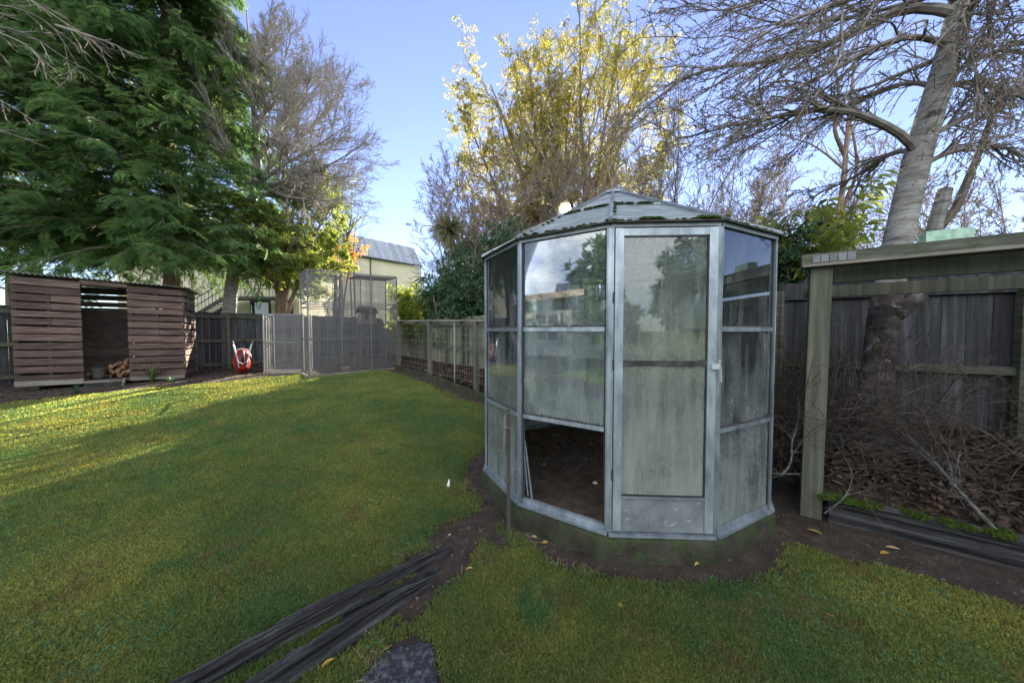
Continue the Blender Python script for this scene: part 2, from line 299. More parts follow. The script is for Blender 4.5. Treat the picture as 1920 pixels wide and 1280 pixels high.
M['glass_roof'] = glassmat('lichened_roof_glass', .62, (.34,.42,.33), rough=.45, refl=1.15)
def meshmat(name, cell, th, col, ax):
    m = bpy.data.materials.new(name); m.use_nodes = True; nt = m.node_tree; b = nt.nodes['Principled BSDF']; out = nt.nodes['Material Output']
    b.inputs['Base Color'].default_value = (*col, 1); b.inputs['Roughness'].default_value = .6
    tr = nt.nodes.new('ShaderNodeBsdfTransparent'); mx = nt.nodes.new('ShaderNodeMixShader')
    tc = nt.nodes.new('ShaderNodeTexCoord'); sp = nt.nodes.new('ShaderNodeSeparateXYZ'); nt.links.new(tc.outputs['Object'], sp.inputs[0])
    fs = []
    for k in ax:
        cv = sp.outputs[k] if 0 in ax or k == 2 else mth(nt, 'ADD', mth(nt, 'MULTIPLY', sp.outputs[0], .9), mth(nt, 'MULTIPLY', sp.outputs[1], .35))
        fr = mth(nt, 'FRACT', mth(nt, 'DIVIDE', cv, cell)); fs.append(mth(nt, 'LESS_THAN', fr, th))
    f = mth(nt, 'MAXIMUM', fs[0], fs[1]); nt.links.new(f, mx.inputs[0]); nt.links.new(tr.outputs[0], mx.inputs[1]); nt.links.new(b.outputs[0], mx.inputs[2]); nt.links.new(mx.outputs[0], out.inputs[0]); return m
M['mesh'] = meshmat('fine_wire_mesh', .030, .19, (.13,.13,.135), (1, 2))
M['mesh_top'] = meshmat('fine_wire_mesh_flat', .030, .12, (.13,.13,.135), (0, 1))
M['mesh_dark'] = meshmat('shade_mesh', .016, .45, (.08,.085,.1), (0, 1))

# ================================================================== SETTING
GC = np.array([1.0557, 3.3844]); GR = 1.3315; GTH = 3.3529
def gv(i, r=GR, z=0.15):
    a = GTH+math.pi/6*i; return np.array([GC[0]+r*math.cos(a), GC[1]+r*math.sin(a), z])
# boundary lines (x, y)
BF0, BF1 = np.array([-11.9, 7.15]), np.array([-6.04, 14.75])                    # back fence
RF = [np.array([-6.04,14.75]), np.array([1.9,4.83]), np.array([3.12,3.78]), np.array([4.64,2.93]), np.array([8.2,1.0])]   # right boundary fence
EL0, EL1 = np.array([-3.62,10.15]), np.array([-.28,5.98])                       # berry frame, long run
ER0, ER1 = np.array([2.46,2.60]), np.array([5.1,.62])                           # berry frame, near run
def grid(x0, x1, y0, y1, st, mask, z, jit=0):
    xs = np.arange(x0, x1+1e-6, st); ys = np.arange(y0, y1+1e-6, st); X, Y = np.meshgrid(xs, ys, indexing='ij')
    Z = z(X, Y); V = np.stack([X, Y, Z], -1).reshape(-1, 3); ny = len(ys)
    i, j = np.meshgrid(np.arange(len(xs)-1), np.arange(ny-1), indexing='ij')
    keep = mask(X[:-1, :-1]+st/2, Y[:-1, :-1]+st/2); i, j = i[keep], j[keep]
    f = np.stack([i*ny+j, (i+1)*ny+j, (i+1)*ny+j+1, i*ny+j+1], -1); used = np.unique(f); mp = np.zeros(len(V), int); mp[used] = np.arange(len(used))
    return V[used], mp[f]
def vnoise(x, y, s, seed=0):      # smooth value noise
    x = np.asarray(x)/s+seed*17.3; y = np.asarray(y)/s+seed*9.1
    def h(i, j): return np.modf(np.abs(np.sin(i*127.1+j*311.7+seed)*43758.5453))[0]
    xi, yi = np.floor(x), np.floor(y); fx, fy = x-xi, y-yi; fx = fx*fx*(3-2*fx); fy = fy*fy*(3-2*fy)
    return (h(xi, yi)*(1-fx)+h(xi+1, yi)*fx)*(1-fy)+(h(xi, yi+1)*(1-fx)+h(xi+1, yi+1)*fx)*fy
def fb(x, y, s, seed=0): return .55*vnoise(x, y, s, seed)+.3*vnoise(x, y, s/2.3, seed+1)+.15*vnoise(x, y, s/5, seed+2)
def segd(x, y, a, b):
    d = b-a; t = np.clip(((x-a[0])*d[0]+(y-a[1])*d[1])/(d@d), 0, 1); return np.hypot(x-a[0]-t*d[0], y-a[1]-t*d[1])
def side(x, y, a, b): return (b[0]-a[0])*(y-a[1])-(b[1]-a[1])*(x-a[0])       # >0 left of a->b
TL = [pg(860,1020), pg(640,1125), pg(400,1290), pg(330,1340)]; TL2 = [pg(820,1085), pg(640,1200), pg(490,1290)]
def lawn_amount(x, y):            # >0 where lawn grows; scaled in metres from its edge
    e = (fb(x, y, .6, 3)-.5)*.26+(fb(x, y, .11, 13)-.5)*.16
    d = np.hypot(x-GC[0], y-GC[1])-1.57
    d = np.where(x > 1.4, np.minimum(d, side(x, y, ER1, ER0)/np.linalg.norm(ER1-ER0)-.62), d)
    d = np.minimum(d, side(x, y, EL1, EL0)/np.linalg.norm(EL1-EL0)-.34)
    d = np.minimum(d, side(x, y, BF0, BF1)/-np.linalg.norm(BF1-BF0)*1.0-.6)
    # bed along the shed
    d = np.minimum(d, -(side(x, y, np.array([-10.9,5.2]), np.array([-6.9,8.1])))/4.94+.0)
    for q in (TL, TL2):
        for a, b in zip(q[:-1], q[1:]): d = np.minimum(d, segd(x, y, a[:2], b[:2])-(.065 if q is TL else .12))
    c = pg(870, 985); d = np.minimum(d, segd(x, y, c[:2], pg(850,1050)[:2])-.17); d = np.minimum(d, segd(x, y, pg(900,960)[:2], pg(945,1010)[:2])-.14)
    sc_ = pg(748, 1275); d = np.minimum(d, np.hypot((x-sc_[0])/1.15, y-sc_[1])-.155)
    return d+e
def gz(X, Y):
    und = (fb(X, Y, .9, 5)-.5)*.035
    return G(X, Y)+und-.03*np.clip((1.9-np.hypot(X-GC[0], Y-GC[1]))/.4, 0, 1)
# soil sheet near the house plot, and the land beyond out to the horizon
V, f = grid(-13.2, 9, -2.4, 15.6, .10, lambda x, y: x > -99, gz)
b = MB(); b.add(V, f, .5)
x0, x1, y0, y1 = V[:,0].min(), V[:,0].max(), V[:,1].min(), V[:,1].max()
struct(b.build('garden_soil', M['soil'], smooth=True))
b = MB(); R_ = 1500
P = [[-R_,-R_,-.3],[R_,-R_,-.3],[R_,R_,-.3],[-R_,R_,-.3]]; b.add(P, [[0,1,2,3]], .5); struct(b.build('ground', M['lawn']))
V, f = grid(-12.2, 5.6, -1.0, 12.5, .05, lambda x, y: lawn_amount(x, y) > .02, lambda X, Y: gz(X, Y)+.006+.014*np.clip(lawn_amount(X, Y)*6, 0, 1))
b = MB(); b.add(V, f, .5); struct(b.build('lawn', M['lawn'], smooth=True))

# grass blades, density thinning with distance
def blades(n, hm=1.0, tuft=False):
    r = np.exp(RG.uniform(np.log(1.15), np.log(12.5), n)); th = np.where(RG.random(n) < .88, RG.uniform(-1.08, 1.08, n), RG.uniform(-1.75, 1.5, n))
    x = r*np.sin(th); y = r*np.cos(th)
    am = lawn_amount(x, y); cl = fb(x, y, .09, 8)
    k = (am+.05 > RG.random(n)**2*.14)&(RG.random(n) < .35+cl*1.1)&(x < 5.4)&(x > -12)
    if tuft: k &= (fb(x, y, .16, 31) > .60)|(np.abs(am) < .07)
    x, y, am, r = x[k], y[k], am[k], r[k]; n = len(x)
    z = gz(x, y)+.004+.012*np.clip(am*6, 0, 1)
    h = hm*RG.uniform(.008, .019, n)*(1+.05*r)*(.6+fb(x, y, .2, 4)*.9); wdt = RG.uniform(.0012, .0026, n)*(1+.30*r)
    a = RG.uniform(0, 2*np.pi, n); ln = RG.uniform(0, 1.1, n); la = RG.uniform(0, 2*np.pi, n)
    base = np.stack([x, y, z], -1); s_ = np.stack([np.cos(a), np.sin(a), 0*a], -1)*wdt[:, None]
    tip = base+np.stack([np.cos(la)*ln*h, np.sin(la)*ln*h, h], -1)
    mid = base+(tip-base)*.55+np.stack([0*h, 0*h, h*.12], -1)
    V = np.stack([base-s_, base+s_, mid+s_*.8, tip, mid-s_*.8], 1).reshape(-1, 3)
    f = np.arange(n)[:, None]*5+np.array([[0,1,2,3,4]]); return V, f, RG.random(n)
b = MB(); V, f, t = blades(1000000); b.add(V, f, t); V, f, t = blades(120000, 1.25, True); b.add(V, f, t); o = b.build('grass', M['grass']); o['kind'] = 'stuff'

# clover patches
n = 60000; x = RG.uniform(-4.5, 5.2, n); y = RG.uniform(.9, 5.0, n); k = (fb(x, y, .55, 21) > .60)&(lawn_amount(x, y) > .05)&(RG.random(n) < .5); x, y = x[k], y[k]; n = len(x)
b = MB(); P = np.stack([x, y, gz(x, y)+.018+RG.uniform(0, .012, n)], -1); a0 = RG.uniform(0, 6.28, n)
for q in range(3):
    a = a0+q*2.094; u = np.stack([np.cos(a), np.sin(a), RG.normal(.1, .25, n)], -1); v = np.stack([-np.sin(a), np.cos(a), RG.normal(0, .2, n)], -1); r = RG.uniform(.0045, .008, n)[:, None]
    b.add(np.stack([P, P+u*r+v*r*.75, P+u*r*2, P+u*r-v*r*.75], 1).reshape(-1, 3), np.arange(n)[:, None]*4+np.array([[0,1,2,3]]), RG.random(n))
o = b.build('clover', leafmat('clover_leaves', (.035,.12,.06), (.08,.20,.09), .3)); o['kind'] = 'stuff'
# leaf litter: curled leaf flakes
def flakes(P, sz, b, up=.35):
    n = len(P); a = RG.uniform(0, 2*np.pi, n); nn = nrm(np.stack([RG.normal(0, up, n), RG.normal(0, up, n), np.ones(n)], -1))
    u = nrm(np.cross(nn, np.stack([np.cos(a), np.sin(a), 0*a], -1))); v = np.cross(nn, u); L = sz*RG.uniform(.5, 1.3, n); W = L*RG.uniform(.28, .6, n)
    c = RG.uniform(-.3, .45, n)*L
    V = np.stack([P-u*L[:, None]/2, P+v*W[:, None]/2+nn*c[:, None]*.6, P+u*L[:, None]/2+nn*c[:, None]*.3, P-v*W[:, None]/2+nn*c[:, None]*.6], 1).reshape(-1, 3)
    i = np.arange(n)[:, None]*4; f = np.concatenate([i+np.array([[0,1,2]]), i+np.array([[0,2,3]])], 1).reshape(-1, 3)
    b.add(V, f, np.repeat(RG.random(n), 2))
def litter_field(b, n, x0, x1, y0, y1, fn, zf, sz):
    x = RG.uniform(x0, x1, n); y = RG.uniform(y0, y1, n); k = fn(x, y) > RG.random(n); x, y = x[k], y[k]
    flakes(np.stack([x, y, zf(x, y)+RG.uniform(.002, .018, len(x))], -1), sz, b)
# raised beds behind the two berry frame runs
def bed(name, A, B, nU, nV, hf):
    b = MB(); us = np.linspace(0, 1, nU); vs = np.linspace(0, 1, nV); U, Vv = np.meshgrid(us, vs, indexing='ij')
    a = A(U); c = B(U); X = a[0]*(1-Vv)+c[0]*Vv; Y = a[1]*(1-Vv)+c[1]*Vv; Z = hf(U, Vv, X, Y); V = np.stack([X, Y, Z], -1)
    i, j = np.meshgrid(np.arange(nU-1), np.arange(nV-1), indexing='ij'); f = np.stack([i*nV+j, (i+1)*nV+j, (i+1)*nV+j+1, i*nV+j+1], -1).reshape(-1, 4)
    b.add(V.reshape(-1, 3), f[:, ::-1], .5); struct(b.build(name, M['soil'], smooth=True))
    return V
def lerp(p, q): return lambda t: (p[0]*(1-t)+q[0]*t, p[1]*(1-t)+q[1]*t)
VL = bed('berry_bed', lerp(EL0+[.03,.03], EL1+[.03,.03]), lerp(np.array([-5.6,14.1]), np.array([.9,6.0])), 60, 14, lambda u, v, x, y: G(x, y)+.13+.10*v+(fb(x, y, .5, 2)-.5)*.12)
VR = bed('bramble_bed', lerp(ER0+[.02,.05], ER1+[.02,.05]), lerp(np.array([2.95,3.85]), np.array([8.1,1.0])), 60, 30, lambda u, v, x, y: .16+.36*np.sqrt(v)+(fb(x, y, .45, 2)-.5)*.10)
b = MB()
for V_, n, s_ in ((VL, 9000, .10), (VR, 12000, .075)):
    nU, nV, _ = V_.shape; i = RG.integers(0, nU-1, n); j = RG.integers(0, nV-1, n); u = RG.random((n, 1)); v = RG.random((n, 1))
    P = (V_[i, j]*(1-u)+V_[i+1, j]*u)*(1-v)+(V_[i, j+1]*(1-u)+V_[i+1, j+1]*u)*v; P[:, 2] += RG.uniform(.005, .045, n); flakes(P, s_, b, .6)
litter_field(b, 9000, -1.2, 4.5, .8, 5.2, lambda x, y: np.where(lawn_amount(x, y) < .0, .10, 0)*(np.hypot(x-GC[0], y-GC[1]) > 1.45), gz, .035)
litter_field(b, 7000, -12, -6, 5, 11, lambda x, y: np.where(lawn_amount(x, y) < .0, .5, 0), gz, .07)
litter_field(b, 9000, -6, 0, 5, 12, lambda x, y: np.where(lawn_amount(x, y) < .05, .12, 0), gz, .05)
litter_field(b, 2600, -9, 5, .9, 9, lambda x, y: np.where(lawn_amount(x, y) > .05, .16, 0), lambda x, y: gz(x, y)+.02, .02)
litter_field(b, 16000, -1.6, 4.6, .8, 4.5, lambda x, y: np.where(np.abs(lawn_amount(x, y)) < .07, .35, 0)*(np.hypot(x-GC[0], y-GC[1]) > 1.45), gz, .014)
o = b.build('leaf_litter', M['litter']); o['kind'] = 'stuff'
# dry straw-like grass along timber edging and soil edges
b = MB(); n = 5000; x = RG.uniform(-1.6, .6, n); y = RG.uniform(1.0, 3.2, n); am = lawn_amount(x, y); k = (am > -.08)&(am < .06)&(fb(x, y, .22, 6) > .56); x, y = x[k], y[k]; n = len(x)
a = RG.uniform(0, 6.28, n); P0 = np.stack([x, y, gz(x, y)+.01], -1); L = RG.uniform(.02, .06, n); d = np.stack([np.cos(a)*L, np.sin(a)*L, L*RG.uniform(0, .5, n)], -1)
b.tubes(np.stack([P0, P0+d*.5+[0,0,.004], P0+d], 1), np.full((n, 3), .0009), 3); o = b.build('dry_grass', mat('straw', [(.3,(.16,.12,.07)),(.7,(.34,.27,.17))], bump=0)); o['kind'] = 'stuff'
# small stones and pale bits in the soil
b = MB()
px_, py_ = RG.uniform(-1.4, 4.6, 9000), RG.uniform(.9, 4, 9000); kk = lawn_amount(px_, py_) < .01
for x, y in zip(px_[kk], py_[kk]):
    s_ = random.uniform(.003, .007)*(2.2 if random.random() < .08 else 1); b.box((x, y, float(gz(x, y))+s_*.4), (s_*1.5, s_, s_*.8), random.random()*3)
o = b.build('pebbles', mat('pebble', [(.3,(.025,.02,.016)),(.55,(.07,.055,.045)),(.75,(.2,.18,.16))], (40,40,40), tint=(.4,1.8))); o['kind'] = 'stuff'

# ================================================================== FENCES
def fence(name, label, pts, top, bot, matn, rails, railside, posts=True, capb=None, bw=.145, gap=.004):
    base = (*((pts[0]+pts[-1])/2), bot); t = thing(name, label, 'fence', base)
    pb = MB(); rails_ = []; 
    for a, c in zip(pts[:-1], pts[1:]):
        L = np.linalg.norm(c-a); d = (c-a)/L; nn = np.array([d[1], -d[0]])*railside; n = int(L/(bw+gap)); rz = math.atan2(d[1], d[0])
        for i in range(n):
            q = a+d*(i+.5)*L/n; zt = top(q)+random.gauss(0, .009); zb = bot+random.gauss(0, .015)
            off = random.gauss(0, .002)
            pb.box((q[0]+nn[0]*off, q[1]+nn[1]*off, (zt+zb)/2), (L/n-gap, .018, zt-zb), rz+random.gauss(0, .006))
        for fr, (rw, rh) in rails:
            r = MB(); q0 = a+nn*(.012+rw/2+.003); q1 = c+nn*(.012+rw/2+.003)
            r.beam((q0[0], q0[1], bot+fr*(top(a)-bot)), (q1[0], q1[1], bot+fr*(top(c)-bot)), rw, rh); rails_.append(r)
        if posts:
            m = max(1, int(L/2.4))
            for i in range(m+1):
                q = a+(c-a)*i/m+nn*.07; pp = MB(); pp.box((q[0], q[1], (bot+top(a))/2-.04), (.09, .09, top(a)-bot-.05), rz); pp.build('post', M['rail'], t)
    pb.build('palings', M[matn], t)
    for r in rails_: r.build('rail', M['rail'], t)
    return t
def ftop_back(q): return 2.10
fence('back_fence', 'grey weathered paling fence running behind the shed and wheelbarrow', [BF0-(BF1-BF0)*.12, BF1], ftop_back, .12, 'palings', [(.93,(.04,.09)),(.54,(.045,.09)),(.16,(.045,.09))], 1)
fence('side_fence', 'green stained paling fence behind the long berry frame', [RF[0], RF[1]], lambda q: 1.90+.0*q[0], .16, 'palings_green', [(.93,(.045,.09)),(.5,(.045,.09)),(.1,(.04,.09))], 1)
ft = fence('right_fence', 'tall dark blue grey paling fence behind the brambles on the right', RF[1:], lambda q: 2.02, .25, 'palings', [(.50,(.06,.075))], 1, posts=True)
for a, c in zip(RF[1:-1], RF[2:]):
    d = nrm(c-a); nn = np.array([d[1], -d[0]]); q0, q1 = a+nn*.035, c+nn*.035
    r = MB(); r.beam((*q0, 1.95), (*q1, 1.95), .03, .19); r.build('top_board', M['palings'], ft)

# ================================================================== GREENHOUSE
gh = thing('greenhouse', 'twelve sided aluminium greenhouse with algae stained glass and mossy roof', 'greenhouse', (GC[0], GC[1], 0))
ZB, Z3, Z2, ZE = .15, .853, 1.523, 2.174
# plinth: rough round concrete ring
b = MB(); k = 72
for ri, (r0, r1) in enumerate(((GR+.05, GR-.12),)):
    V = []
    for i in range(k):
        a = 2*math.pi*i/k+GTH; m = (i % 6)/6; poly = math.cos(math.pi/12)/math.cos((((a-GTH) % (math.pi/6))-math.pi/12))
        j = lambda s: random.gauss(0, s)
        for (r, z) in ((GR+.058, -.1), (GR+.058, .0), (GR+.05, .06), (GR+.046, .105), (GR+.035, .128), (GR-.10, .128), (GR-.13, .0)):
            rr = r*poly+j(.006); V.append([GC[0]+rr*math.cos(a), GC[1]+rr*math.sin(a), z+j(.004)])
    V = np.array(V); f = []
    for i in range(k):
        for q in range(6): a0, a1 = i*7+q, ((i+1) % k)*7+q; f.append([a0, a1, a1+1, a0+1])
    b.add(V, f, .5)
b.build('plinth', M['concrete'], gh, smooth=True)
def rd(i, r, z): return gv(i, r, z)
for i in range(12):
    s_ = MB(); s_.beam(rd(i, GR+.012, ZB-.004), rd(i+1, GR+.008, ZB-.004), .060, .018); 
    A, B_ = rd(i, GR-.01, ZB+.024), rd(i+1, GR-.01, ZB+.024); s_.beam(A, B_, .028, .034); s_.build('sill', M['alu'], gh)
    p = MB(); a = GTH+math.pi/6*i; rad = np.array([math.cos(a), math.sin(a), 0]); tg = np.array([-rad[1], rad[0], 0])
    c = rd(i, GR, 0); 
    p.box((c[0], c[1], (ZB+ZE)/2+.01), (.030, .026, ZE-ZB), a)
    for sg in (-1, 1):
        q = c+tg*sg*.017-rad*.002*1; p.box((q[0]+rad[0]*.012, q[1]+rad[1]*.012, (ZB+ZE)/2+.01), (.012, .009, ZE-ZB), a+sg*.26)
        q = c+tg*sg*.014-rad*.022; p.box((q[0], q[1], (ZB+ZE)/2+.01), (.012, .008, ZE-ZB-.02), a)
    p.build('post', M['alu'], gh)
    e = MB(); e.beam(rd(i, GR+.004, ZE+.010), rd(i+1, GR+.004, ZE+.010), .036, .024); e.build('eave', M['alu_dull'], gh)
    if i != 2:
        for z in (Z2, Z3):
            r = MB(); d = nrm(rd(i+1, GR, 0)-rd(i, GR, 0)); A = rd(i, GR, z)+d*.03; B_ = rd(i+1, GR, z)-d*.03
            r.beam(A, B_, .022, .022); out = np.array([math.cos(a+math.pi/12), math.sin(a+math.pi/12), 0])
            r.beam(A+out*.012+[0,0,-.009], B_+out*.012+[0,0,-.009], .006, .034); r.build('rail', M['alu'], gh)
            mo = MB(); n = 60; h_ = np.abs(RG.normal(0, .0045, n+1)); V = []
            for q in range(n+1):
                P = A+(B_-A)*q/n; V += [P+out*.016+[0,0,.006], P+out*.016+[0,0,.009+h_[q]], P+out*.004+[0,0,.011+h_[q]*1.4], P+out*.004+[0,0,.006]]
            mo.add(V, [[q*4+j, q*4+4+j, q*4+4+(j+1) % 4, q*4+(j+1) % 4] for q in range(n) for j in range(4)], .4); mo.build('grime', M['dark_bar'], gh)
        for ri, (za, zb) in enumerate(((ZB+.045, Z3-.012), (Z3+.012, Z2-.012), (Z2+.012, ZE-.008))):
            if i == 1 and ri == 0: continue           # missing pane
            d = nrm(rd(i+1, GR, 0)-rd(i, GR, 0)); A = rd(i, GR, za)+d*.022; B_ = rd(i+1, GR, za)-d*.022
            g = MB(); g.beam(A+[0,0,(zb-za)/2], B_+[0,0,(zb-za)/2], .004, zb-za); g.build('glass_pane', M['glass'], gh)
for i in range(12):
    if i == 2: continue
    d = nrm(rd(i+1, GR, 0)-rd(i, GR, 0)); am_ = GTH+math.pi/6*(i+.5); out = np.array([math.cos(am_), math.sin(am_), 0])
    for q in (rd(i, GR, 0)+d*.030, rd(i+1, GR, 0)-d*.030):
        g = MB(); g.beam(q+out*.006+[0,0,ZB+.045], q+out*.006+[0,0,ZE-.004], .005, .006, up=out); g.build('gasket', M['black'], gh)
# roof: lower ring, upper ring, cap
NR = 12; RZ = ((GR+.038, ZE+.028), (GR*.58, 2.525), (.10, 2.90))
for i in range(12):
    A0, B0 = gv(i, RZ[0][0], RZ[0][1]), gv(i+1, RZ[0][0], RZ[0][1]); A1, B1 = gv(i, RZ[1][0], RZ[1][1]), gv(i+1, RZ[1][0], RZ[1][1]); A2, B2 = gv(i, RZ[2][0], RZ[2][1]), gv(i+1, RZ[2][0], RZ[2][1])
    for (p, q, r, s_) in ((A0, B0, B1, A1), (A1, B1, B2, A2)):
        up = nrm(np.cross(q-p, s_-p)); up = up if up[2] > 0 else -up; b = MB(); b.hexa([p, q, r, s_, p+up*.005, q+up*.005, r+up*.005, s_+up*.005]); b.build('roof_pane', M['glass_roof'], gh)
    rb = MB()
    for p, q in ((A0, A1), (A1, A2)):
        d = nrm(q-p); rb.beam(p-d*.01+[0,0,.012], q+[0,0,.012], .030, .022); rb.beam(p+[0,0,.026], q+[0,0,.026], .012, .012)
    rb.build('roof_rib', M['alu_dull'], gh)
    e = MB(); e.beam(A0+[0,0,-.001], B0+[0,0,-.001], .022, .011); e.build('gutter', M['dark_bar'], gh)
    e = MB(); e.beam(A1+[0,0,.008], B1+[0,0,.008], .02, .012); e.build('roof_bar', M['alu_dull'], gh)
b = MB(); V = [gv(i, .15, 2.895) for i in range(12)]+[gv(i, .13, 2.93) for i in range(12)]+[np.array([GC[0], GC[1], 2.95])]
b.add(V, [[i, (i+1) % 12, 12+(i+1) % 12, 12+i] for i in range(12)], .5); b.add(V, [[12+i, 12+(i+1) % 12, 24] for i in range(12)], .5); b.build('roof_cap', M['alu_dull'], gh)
# moss cushions on the roof edge and on the roof bars
def cushions(pts, sz, parent, name='moss'):
    b = MB()
    for p, s_ in zip(pts, sz):
        n = 26; th = RG.uniform(0, 2*np.pi, n*12); ph = np.arccos(RG.uniform(0, 1, n*12)); d = np.stack([np.cos(th)*np.sin(ph), np.sin(th)*np.sin(ph), np.cos(ph)], -1)*[s_*1.5, s_*1.5, s_*.7]*RG.uniform(.5, 1, (n*12, 1))
        P = p+d; a = RG.uniform(0, 6.28, len(P)); l = s_*.22+.002; u = np.stack([np.cos(a), np.sin(a), RG.uniform(-.5, .5, len(P))], -1)*l; v = np.stack([-np.sin(a)*.4, np.cos(a)*.4, np.ones(len(P))], -1)*l*.7
        b.add(np.stack([P-u, P+u, P+v], 1).reshape(-1, 3), np.arange(len(P)*3).reshape(-1, 3), RG.random(len(P)))
    b.build(name, M['moss'], parent)
pts = []; sz = []
for i in range(12):
    for q in range(46 if i in (1,2,3) else 8):
        t = random.random(); A, B_ = gv(i, RZ[0][0]-.02, RZ[0][1]+.012), gv(i+1, RZ[0][0]-.02, RZ[0][1]+.012); pts.append(A+(B_-A)*t+RG.normal(0,.004,3)); sz.append(random.uniform(.004, .013))
for t in (.3, .36, .42, .8, .86, .92): pts.append(gv(2, RZ[0][0]-.01, RZ[0][1]+.01)*(1-t)+gv(3, RZ[0][0]-.01, RZ[0][1]+.01)*t); sz.append(.026)
for i in (1, 2, 3):
    for q in range(26):
        t = random.random()*(.8 if i == 2 else 1); A, B_ = gv(i, RZ[1][0]+.012, RZ[1][1]+.008), gv(i+1, RZ[1][0]+.012, RZ[1][1]+.008); pts.append(A+(B_-A)*t); sz.append(random.uniform(.006, .017))
    for q in range(9):
        t = random.random(); A, B_ = gv(i, RZ[0][0], RZ[0][1]+.02), gv(i, RZ[1][0], RZ[1][1]+.02); pts.append(A+(B_-A)*t+[.02,0,0]); sz.append(random.uniform(.006, .014))
cushions(pts, sz, gh)
# door (third face): hinged on the left
dn = np.array([math.cos(GTH+math.pi/6*2.5), math.sin(GTH+math.pi/6*2.5), 0]); A, B_ = gv(2, GR, 0), gv(3, GR, 0); dd = nrm(B_-A)
dr = MB(); D0, D1 = A+dd*.024+dn*.020, B_-dd*.020+dn*.020; zt, zb = ZE-.012, ZB+.024
def dbeam(m, p, q, wdt, th): m.beam(p, q, th, wdt)
for (p, wdt) in ((D0+dd*.027, .054), (D1-dd*.027, .054)): dr.hexa([p-dd*wdt/2-dn*.011+[0,0,zb], p+dd*wdt/2-dn*.011+[0,0,zb], p+dd*wdt/2+dn*.011+[0,0,zb], p-dd*wdt/2+dn*.011+[0,0,zb], p-dd*wdt/2-dn*.011+[0,0,zt], p+dd*wdt/2-dn*.011+[0,0,zt], p+dd*wdt/2+dn*.011+[0,0,zt], p-dd*wdt/2+dn*.011+[0,0,zt]])
for z, h in ((zt-.024, .046),): dr.beam(D0+dd*.055+[0,0,z], D1-dd*.055+[0,0,z], .020, h)
for z, h in ((.405, .012),): dr.beam(D0+dd*.055+dn*.004+[0,0,z], D1-dd*.055+dn*.004+[0,0,z], .026, h)
door = dr.build('door', M['alu'], gh, base=(A+B_)/2+[0,0,.15])
b = MB(); b.beam(D0+dd*.055+[0,0,(zb+.40)/2], D1-dd*.055+[0,0,(zb+.40)/2], .008, .40-zb); b.build('kick_panel', M['alu_dull'], door)
b = MB(); n = 14
for q in range(n): 
    p0 = D0+dd*.056+(D1-D0-dd*.112)*q/n; p1 = D0+dd*.056+(D1-D0-dd*.112)*(q+1)/n; b.beam(p0+[0,0,1.29+random.gauss(0,.0015)], p1+[0,0,1.29+random.gauss(0,.0015)], .02, .036+random.gauss(0,.002))
b.build('mid_rail', M['dark_bar'], door)
for za, zb_ in ((.412, 1.272), (1.308, zt-.047)):
    b = MB(); b.beam(D0+dd*.056+[0,0,(za+zb_)/2], D1-dd*.056+[0,0,(za+zb_)/2], .004, zb_-za); b.build('door_glass', M['glass_door'], door)
# dark glazing seal at the right and bottom of the door glass
b = MB(); b.beam(D1-dd*.061+dn*.004+[0,0,.41], D1-dd*.061+dn*.004+[0,0,zt-.05], .008, .010, up=dn); b.beam(D0+dd*.056+dn*.006+[0,0,zt-.052], D1-dd*.07+dn*.006+[0,0,zt-.052], .008, .010); b.beam(D0+dd*.056+dn*.006+[0,0,.416], D1-dd*.07+dn*.006+[0,0,.416], .010, .010); b.build('seal', M['black'], door)
b = MB(); hp = D1-dd*.012+dn*.018+[0,0,1.275]; b.box(hp, (.05, .03, .035), math.atan2(dd[1], dd[0])); b.beam(hp+dd*.025+dn*.012, hp+dd*.028+dn*.018+[0,0,-.10], .010, .012); b.beam(hp+dd*.02+dn*.01+[0,0,.01], hp+dd*.022+dn*.016+[0,0,.045], .008, .01); b.build('handle', M['galv'], door)
for z in (1.72, 1.28, .55):
    b = MB(); b.tubes([D0+dn*.012-dd*.006+[0,0,z-.035], D0+dn*.012-dd*.006+[0,0,z+.035]], [.006,.006], 8, .3); b.build('hinge', M['dark_bar'], door)
# scratches and pale snail marks on the kick panel
b = MB()
for (u, w_) in ((.30,.33),(.37,.30),(.62,.35),(.66,.30),(.18,.28),(.82,.31),(.86,.26),(.55,.27),(.12,.33)):
    p = D0+(D1-D0)*u+dn*.0055+[0,0,w_-.02]; pts = [p]
    for _ in range(9): p = p+dd*random.gauss(0,.010)+np.array([0,0,random.gauss(-.006,.008)]); pts.append(p)
    b.tubes(np.array(pts), np.full(10, .0012), 4, .9); b.build('snail_trail', M['alu'], door); b = MB()
# diagonal brace inside and a loose glazing strip hanging by the missing pane
b = MB(); b.beam(gv(0, GR-.05, 2.05)+[.03,.02,0], gv(1, GR-.30, 1.0), .004, .030); b.beam(gv(0, GR-.05, 2.05)+[.03,.02,0], gv(11, GR-.05, .9), .004, .025); b.build('brace', M['alu'], gh)
q = gv(1, GR-.005, 0); b = MB(); b.beam(q+[.03,-.005,.64], q+[.085,-.04,.20], .008, .012); b.beam(q+[.02,.0,.60], q+[.055,-.02,.21], .006, .010); b.build('loose_strip', M['alu_dull'], gh)
